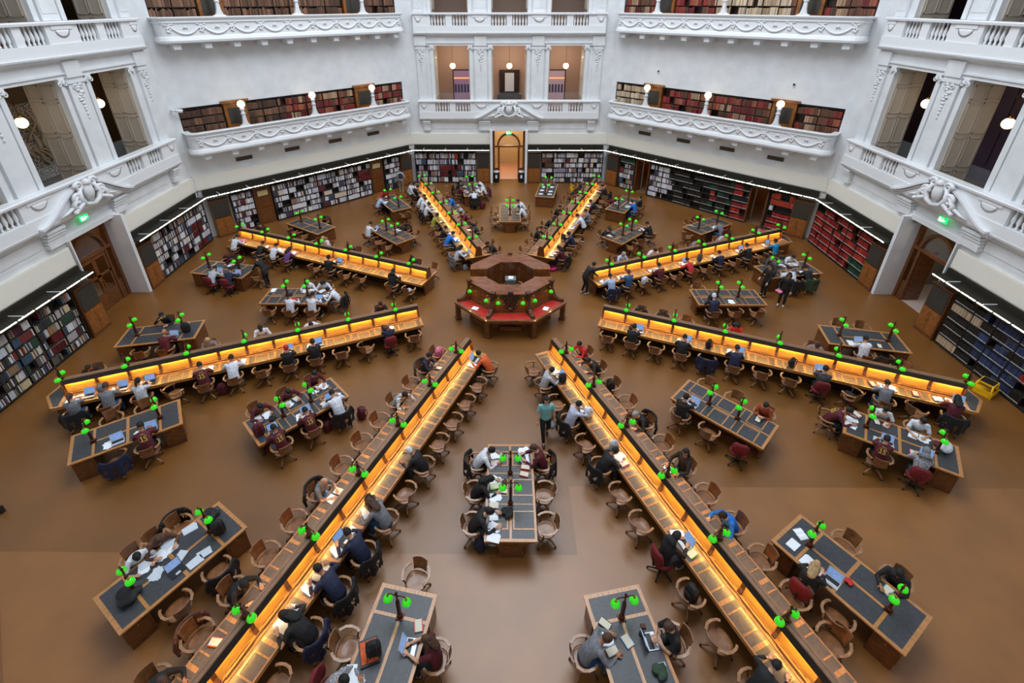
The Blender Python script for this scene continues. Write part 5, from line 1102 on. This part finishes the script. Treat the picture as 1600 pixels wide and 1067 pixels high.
for (b, sd), L in SEATS.items():
    s = 1 if sd == 'R' else -1
    for k, tok in enumerate(L):
        if tok == '-': continue
        seat((FC[0], FC[1], b), s*0.72, Y0+BAY*(k+0.5), -s, tok, '%s desk %s, %s seat' % (SPN[b], SW_[(b, sd)], ORD[k]), 0.784, 0.22, 0.3)
TS = [('S', 'L', -1, 'W maroon b coat=black|p l n:red'), ('S', 'L', 0, 'c'), ('S', 'L', 1, 'c'), ('S', 'R', -1, 'N white s coat=black|n:pink p'), ('S', 'R', 0, 'N black l|p n:lime p'), ('S', 'R', 1, 'N black s|p p o n:white'),
 ('Sa', 'R', -.42, 'N grey b|n:grey o'), ('Sa', 'L', -.3, 'F black b ss t=darkgrey|l'), ('Sb', 'R', -.2, 'c'), ('Sb', 'I', 0, 'c'), ('Sb', 'L', -.35, 'T maroon L ss|l'), ('Sb', 'R', .5, 'N check s r|n:white p'),
 ('SEi', 'L', -1, 'c'), ('SEi', 'L', 0, 'c'), ('SEi', 'L', 1, 'F rust s|n:black'), ('SEi', 'R', -1, 'T black s|l p'), ('SEi', 'R', 0, 'c'), ('SEi', 'R', 1, 'r'),
 ('SEa', 'I', 0, 'N maroon s 15|p p'), ('SEa', 'R', -.45, 'T maroon s 15|l n:teal'), ('SEa', 'R', .45, 'W check h r|l n:magenta'), ('SEa', 'L', -.45, 'K white s ss|n:navy n:coral'), ('SEa', 'L', .45, 'W white s ss|p p'),
 ('SEb', 'R', -.42, 'W black B r|l n:magenta p'), ('SEb', 'R', .3, 'c'), ('SEb', 'L', -.42, 'c'), ('SEb', 'L', .62, 'W black s|n:teal'),
 ('SWi', 'R', -1, 'W maroon s|p p'), ('SWi', 'R', 0, 'N maroon s|p n:lightblue'), ('SWi', 'R', 1, 'N maroon s|p p'), ('SWi', 'L', -1, 'N white s coat=black|p k n:coral'), ('SWi', 'L', 0, 'W maroon s 15|l p'), ('SWi', 'L', 1, 'W maroon s 15 t=grey|k'),
 ('SWb', 'L', -.45, 'c coat=black'), ('SWb', 'L', .45, 'c'), ('SWb', 'R', .45, 'N white s ss|p'), ('SWb', 'R', 0, 'N brown b|p p'), ('SWb', 'R', -.5, 'c coat=black'),
 ('SWa', 'L', -.45, 'W maroon s 15|l p'), ('SWa', 'L', .35, 'a coat=navy|l p'), ('SWa', 'R', .45, 'c'), ('SWa', 'R', -.45, 'c'),
 ('Wi', 'L', 1, 'c'), ('Wi', 'L', 0, 'W white s|j:red'), ('Wi', 'L', -1, 'W white p|k n:lightblue'), ('Wi', 'I', 0, 'N white s coat=black t=grey|p'), ('Wi', 'R', -.3, 'N white s|p p'), ('Wi', 'R', -1, 'N white l|p'),
 ('Wb', 'L', -.45, 'W maroon z|l p'), ('Wb', 'L', .4, 'c'), ('Wb', 'R', .1, 'K black s|'), ('Wa', 'L', .05, 'D lightgrey s r|l'), ('Wa', 'L', -.85, 'N navy s r|l p'), ('Wa', 'I', 0, 'c'), ('Wa', 'R', .6, 'c coat=maroon'), ('Wa', 'R', 0, 'N maroon l|p'),
 ('NWi', 'L', -1, 'c'), ('NWi', 'L', 0, 'c'), ('NWi', 'L', 1, 'W white s|k'), ('NWi', 'R', -1, 'c'), ('NWi', 'R', 0, 'N black s coat=black|p p'), ('NWb', 'L', -.45, 'c'), ('NWb', 'L', .45, 'c'), ('NWb', 'R', 0, 'c coat=black'),
 ('NWa', 'L', .4, 'N lightblue s|p'), ('NWa', 'O', 0, 'N red l|n:coral'), ('NWa', 'I', 0, 'c'), ('NWa', 'R', 0, 'c'), ('N', 'L', -1, 'c'), ('N', 'L', 0, 'c'), ('N', 'L', 1, 'c'), ('N', 'R', -1, 'c'), ('N', 'R', 0, 'N white s|b:khaki'), ('N', 'R', 1, 'N white s|p p'),
 ('Na', 'L', .45, 'W black l coat=black|p'), ('Na', 'L', -.45, 'W maroon s|p n:white'), ('Na', 'I', 0, 'N white s coat=black|p'), ('Na', 'R', -.45, 'N white s coat=maroon|p p'), ('Na', 'R', .45, 'N white s|p'), ('Nb', 'O', 0, 'c'),
 ('NEi', 'L', -1, 'N black s|p b:grey'), ('NEi', 'L', 0, 'c'), ('NEi', 'R', -1, 'c'), ('NEi', 'R', 0, 'a'), ('NEi', 'R', 1, 'W black s|p p'), ('NEa', 'L', 0, 'N maroon s|p n:green'), ('NEa', 'R', -.3, 'W blue s|p n:palegreen'), ('NEa', 'R', .5, 'U black s|p'),
 ('NEb', 'I', 0, 'c'), ('NEb', 'L', -.45, 'c'), ('NEb', 'L', .4, 'c coat=darkred'), ('NEb', 'R', .05, 'N grey s r|p p'), ('Ei', 'L', -1, 'c'), ('Ei', 'R', -1, 'W navy C|b:black'), ('Ei', 'R', 0, 'c|p'), ('Ei', 'R', 1, 'c'),
 ('Ea', 'L', -.5, 'N darkgrey s|n:palegreen'), ('Ea', 'L', .0, 'N lavender l|p'), ('Ea', 'L', .6, 'N white s|p p'), ('Ea', 'R', -.4, 'N white s coat=black|p p'), ('Ea', 'R', .45, 'N black s coat=green|p'), ('Eb', 'L', -.5, 'c cl=maroon'), ('Eb', 'L', .35, 'c'), ('Eb', 'R', -.3, 'W white s|p l p'), ('Eb', 'R', .4, 'c coat=black|n:black')]
for tn, sd, al, tok in TS:
    n, b, x, y, lb = TD[tn]; inner = lb.startswith('inner'); a = al*0.93 if inner else al
    def near(p): return '%s island table, %s' % (lb, p)
    if sd in 'LR':
        s = 1 if sd == 'R' else -1; q = (['inner', 'middle', 'outer'][int(round(al))+1] if inner else ('inner' if al < -.2 else 'outer' if al > .2 else 'middle'))
        # which side faces the viewer
        A, B = frame_pt((x, y, b), s, 0), frame_pt((x, y, b), -s, 0); sw = ('near' if A.y < B.y else 'far') if abs(A.y-B.y) > 0.9 else ('left' if A.x < B.x else 'right')
        seat((x, y, b), s*0.64, a, -s, tok, '%s table, %s side, %s seat' % (lb, sw, q), 0.774, 0.22, 0.25)
    else: seat((x, y, b), 0, (-1.42 if sd == 'I' else 1.42), 2 if sd == 'I' else -2, tok, '%s table, %s end' % (lb, 'inner' if sd == 'I' else 'outer'), 0.774, 0.2, 0.32)
CHW.put((0.22, -0.12, 0.6), 0.5, 'wooden swivel armchair inside the central counter', 'wooden swivel armchairs')
# ------------------------------------------------------------------ people on their feet
def yaw_to(dx, dy): return math.atan2(-dx, dy)
person('walk', 'teal', 'l', fl(851, 686), yaw_to(0.1, -1), 'person in teal T-shirt with long black hair walking past the front island table', 'short', 'black')
bag('handbag', 'grey', fl(863, 668, 0.35), 1.2, 'grey tote bag held by the walking person in teal', 0.8)
person('stand', 'black', 'l', fl(1219, 478), yaw_to(-0.6, -0.8), 'person standing in black holding a pink and blue bundle near the right', 'long', 'black'); bag('cloth', 'pink', fl(1216, 455, 0.9)+Vector((0, -.1, 0)), 0.3, 'pink and blue bundle held by the standing person in black', 0.9)
person('stand', 'black', 's', fl(1190, 463), yaw_to(-1, -0.2), 'person in long black jacket standing at the end of the inner right table', 'long', 'black')
person('stand', 'darkgrey', 'b', fl(1198, 452), yaw_to(-1, 0), 'second person standing just behind the one in the long black jacket', 'long', 'black')
person('stoop', 'black', 's', fl(419, 447), yaw_to(-0.9, 0.2), 'person in black stooping over the outer left far table, backpack on back', 'long', 'black'); bag('backpack', 'black', fl(415, 430, 1.25), yaw_to(0.9, -.2), 'black backpack worn by the stooping person on the left', 0.9)
person('stand', 'lightgrey', 's', fl(628, 299), yaw_to(0.1, 1), 'person in pale shirt standing at the shelves in the rear left corner', 'long', 'khaki'); bag('backpack', 'navy', fl(629, 299, 0)+Vector((0, -.2, 1.05)), pi, 'navy backpack worn by the person at the rear left shelves', 0.85)
person('stand', 'white', 's', fl(645, 322), yaw_to(0.9, 0.3), 'person in white shirt standing beside the rear-left desk', 'long', 'black')
person('stoop', 'black', 's', fl(914, 458), yaw_to(0.9, 0.35), 'person in black stooping at the inner end of the upper-right desk', 'long', 'black')
# ------------------------------------------------------------------ loose things
def stool(P, rz, label):
    o = empty('step_stool', P, rz, label, 'step stool', 'yellow step stools')
    m = MB()
    for sx in (-1, 1):
        for sy in (-1, 1): m.tube([(sx*0.27, sy*0.27, 0.02), (sx*0.2, sy*0.2, 0.46)], 0.028, 8)
    m.box(-0.28, 0.28, -0.28, 0.28, 0.0, 0.06); m.box(-0.22, 0.22, -0.22, 0.22, 0.42, 0.47); m.box(-0.3, 0.3, -0.3, -0.26, 0.0, 0.2); m.box(-0.27, -0.24, -0.24, 0.24, 0.16, 0.22); m.box(0.24, 0.27, -0.24, 0.24, 0.16, 0.22); m.obj('frame', yellow, o); MB().box(-0.19, 0.19, -0.19, 0.19, 0.47, 0.478).obj('tread', black, o)
stool(fl(1536, 612), 0.5, 'yellow step stool with black tread by the blue volumes on the right'); stool(fl(897, 297), 0.1, 'yellow step stool before the rear bookshelves')
def tob(tn, x, y, z=0.774): n, b, tx, ty, lb = TD[tn]; return frame_pt((tx, ty, b), x, y, z)
def tr(tn): return -rad(TD[tn][1])
# front tables
bag('backpack', 'black', fl(585, 1020, 0.8), 0.3, 'black bag on the front left island table beside the orange pouch', 0.9)
o = empty('pouch', fl(577, 1019, 0.776), 0.35, 'orange and black document pouch on the front left island table', 'pouch'); MB().box(-0.19, 0.19, -0.24, 0.24, 0, 0.03).obj('edge', black, o); m = MB(); m.box(-0.16, -0.06, -0.2, 0.2, 0.03, 0.04); m.box(-0.04, 0.16, -0.2, 0.2, 0.03, 0.04); m.obj('orange_panel', colm('orange'), o)
flat('notebook', 'notebook', BK1, colm('coral'), fl(654, 978, 0.776), 0.2, 'red book with white card on the front left island table'); flat('paper_sheets', 'papers', SHM[2], paper, fl(549, 1050, 0.776), 0.1, 'white printed sheet on the front left island table')
flat('notebook', 'notebook', BK1, colm('lightblue'), fl(980, 1002, 0.776), 0.5, 'pale blue notebook on the front right island table'); flat('notebook', 'notebook', BK1, black, fl(945, 975, 0.776), 0.9, 'black case on the front right island table')
o = empty('telephone', fl(1034, 1039, 0.776), 0.2, 'white smartphone beside the laptop on the front right island table', 'phone'); MB().box(-0.075, 0.075, -0.04, 0.04, 0, 0.01).obj('case', paper, o); MB().box(-0.06, 0.06, -0.035, 0.035, 0.01, 0.012).obj('screen', black, o)
bag('cloth', 'green', fl(1033, 1052, 0.78), 0.4, 'dark green leafy bundle on the front right island table', 0.9); bag('cloth', 'black', fl(1004, 992, 0.778), 0.4, 'small black pouch beside the lamp, front right island table', 0.4)
o = tag(MB().box(-0.05, 0.05, -0.04, 0.04, 0, 0.04).obj('wallet', colm('brown'), loc=fl(1005, 979, 0.776)), 'brown box beside the lamp on the front right island table', 'box')
# front centre table
bag('cloth', 'black', tob('S', 0.05, 0.75), 0.5, 'black jumper crumpled on the inner front table', 1.0); flat('notebook', 'notebook', BK1, colm('navy'), tob('S', 0.2, 0.1), 1.4, 'dark blue folder on the inner front table'); bag('handbag', 'brown', tob('S', 0.15, -0.12), 1.0, 'small brown bag on the inner front table', 0.5)
bag('backpack', 'navy', fl(750, 856), 2.0, 'dark blue backpack on the floor left of the inner front table', 1.0)
flat('notebook', 'notebook', BK1, colm('red'), tob('S', -0.38, -0.42), 1.3, 'red and white magazine on the inner front table')
# left near table
bag('cloth', 'black', tob('SWb', -0.05, 0.95), 0.5, 'black coat spread on the end of the near outer front-left table', 1.5); bag('backpack', 'black', tob('SWb', -0.2, -0.95), 0.7, 'black backpack on the near outer front-left table', 0.9); bag('cloth', 'black', tob('SWb', 0.35, -1.05), 0.2, 'black garment by the lamp on the near outer front-left table', 1.2)
for i, (u, v, r) in enumerate(((296, 826, .3), (262, 850, .2), (283, 868, .8), (304, 878, .5), (243, 898, .9), (321, 863, .1), (229, 880, .4))): flat('paper_sheets', 'papers', SHM[i % 3], paperb, fl(u, v, 0.776), -0.9+r, 'printed sheets, %s pile from the top, near outer front-left table' % ORD[i])
LAPB.put(tob('SWb', -0.3, 0.1), tr('SWb')-pi/2, 'open laptop among papers, near outer front-left table', 'laptops')
for dx in (-0.06, 0.06): pass
# others
bag('backpack', 'maroon', tob('SWi', -0.2, 1.25), 0.7, 'maroon school backpack with gold badge on the inner front-left table', 0.95); bag('backpack', 'maroon', fl(566, 652), 2.2, 'maroon backpack on the floor right of the inner front-left table', 1.0); bag('cloth', 'black', tob('SWi', 0.1, 0.75), 0.2, 'black pencil case on the inner front-left table', 0.7)
bag('backpack', 'maroon', fl(514, 672), 1.1, 'maroon backpack on the floor between two jersey wearers', 0.85)
bag('handbag', 'white', tob('SEa', -0.2, 1.05), 0.6, 'white carrier bag on the outer front-right far table', 1.1); bag('cloth', 'maroon', tob('SEa', -0.3, 0.95), 0.1, 'maroon garment on the outer front-right far table', 1.0); flat('notebook', 'notebook', BK1, colm('purple'), tob('SEa', -0.35, -1.1), 0.3, 'purple pencil case on the outer front-right far table', sc=(1.1, 1, 3))
for i, (al, of) in enumerate(((-1.05, .3), (-1.1, -.1))): OPENB.put(tob('SEb', of, al), tr('SEb')+1.2*i, 'open book on the outer front-right near table, %s from the corner' % ORD[i], 'open books')
bag('cloth', 'red', tob('SEb', 0.1, 0.1), 0.3, 'red scarf on the outer front-right near table', 0.6)
bag('backpack', 'black', tob('Wb', -0.1, -0.95), 0.3, 'black backpack on the outer left near table', 0.95); bag('backpack', 'black', fl(542, 475), 1.5, 'black backpack hanging by the inner left table end', 1.05)
bag('backpack', 'black', fl(505, 478), 0.5, 'dark school bag on the floor below the inner left table', 0.95); flat('paper_sheets', 'papers', SHM[0], paper, tob('Wi', 0.45, 1.25), 0.4, 'white sheets on the corner of the inner left table')
bag('backpack', 'maroon', fl(387, 583), 0.2, 'maroon rucksack standing under the lower-left desk', 0.9) if False else None
bag('backpack', 'black', fl(739, 325), 0.2, 'black backpack on the floor by the outer rear left table', 1.1); bag('backpack', 'maroon', fl(754, 326), 0.9, 'maroon backpack on the floor by the outer rear left table', 1.1); bag('backpack', 'maroon', fl(727, 319), 0.4, 'second maroon backpack on the floor by the outer rear left table', 0.9)
for i, (x, y) in enumerate(((-.3, -.9), (.3, -.85), (.3, -.3), (-.3, -.2), (-.25, .5), (.3, .6), (.0, 1.1))): OPENB.put(tob('Nb', x, y), tr('Nb')+0.2*i, 'large open volume on the outer rear right table, %s from the front' % ORD[i], 'open volumes on the rear table')
for i, x in enumerate((1.0, -1.0)): pass
for br, al in ((135, 0), (225, 0)):
    c = rad(br); OPENB.put(Vector((CC.x+2.08*sin(c)+.1*al, CC.y+2.08*cos(c), 0.877)), -c+0.4, 'white forms on the red inlay of the central counter, %s side' % ('right' if br == 135 else 'left'), 'open books')
bag('backpack', 'lightgrey', fl(727, 421), 0.4, 'white and blue bag on the floor left of the central counter', 0.7); bag('cloth', 'magenta', fl(864, 421), 0.4, 'bright pink jacket on the floor right of the central counter', 1.6)
bag('backpack', 'black', fl(767, 399), 0.4, 'black backpack on the floor behind the central counter', 0.9)
bag('backpack', 'navy', fl(697, 392), 0.6, 'dark blue backpack hanging behind a chair, rear-left desk', 1.1) if False else None
bag('backpack', 'black', fl(577, 606), 0.3, 'brown umbrella bag on the floor beside the front-left desk', 0.3) if False else None
# black item at the left edge of the frame
o = tag(MB().box(-0.16, 0.16, -0.05, 0.05, 0, 0.22).obj('floor_box', black, loc=fl(-2, 800)), 'black box on the floor at the far left edge', 'box')
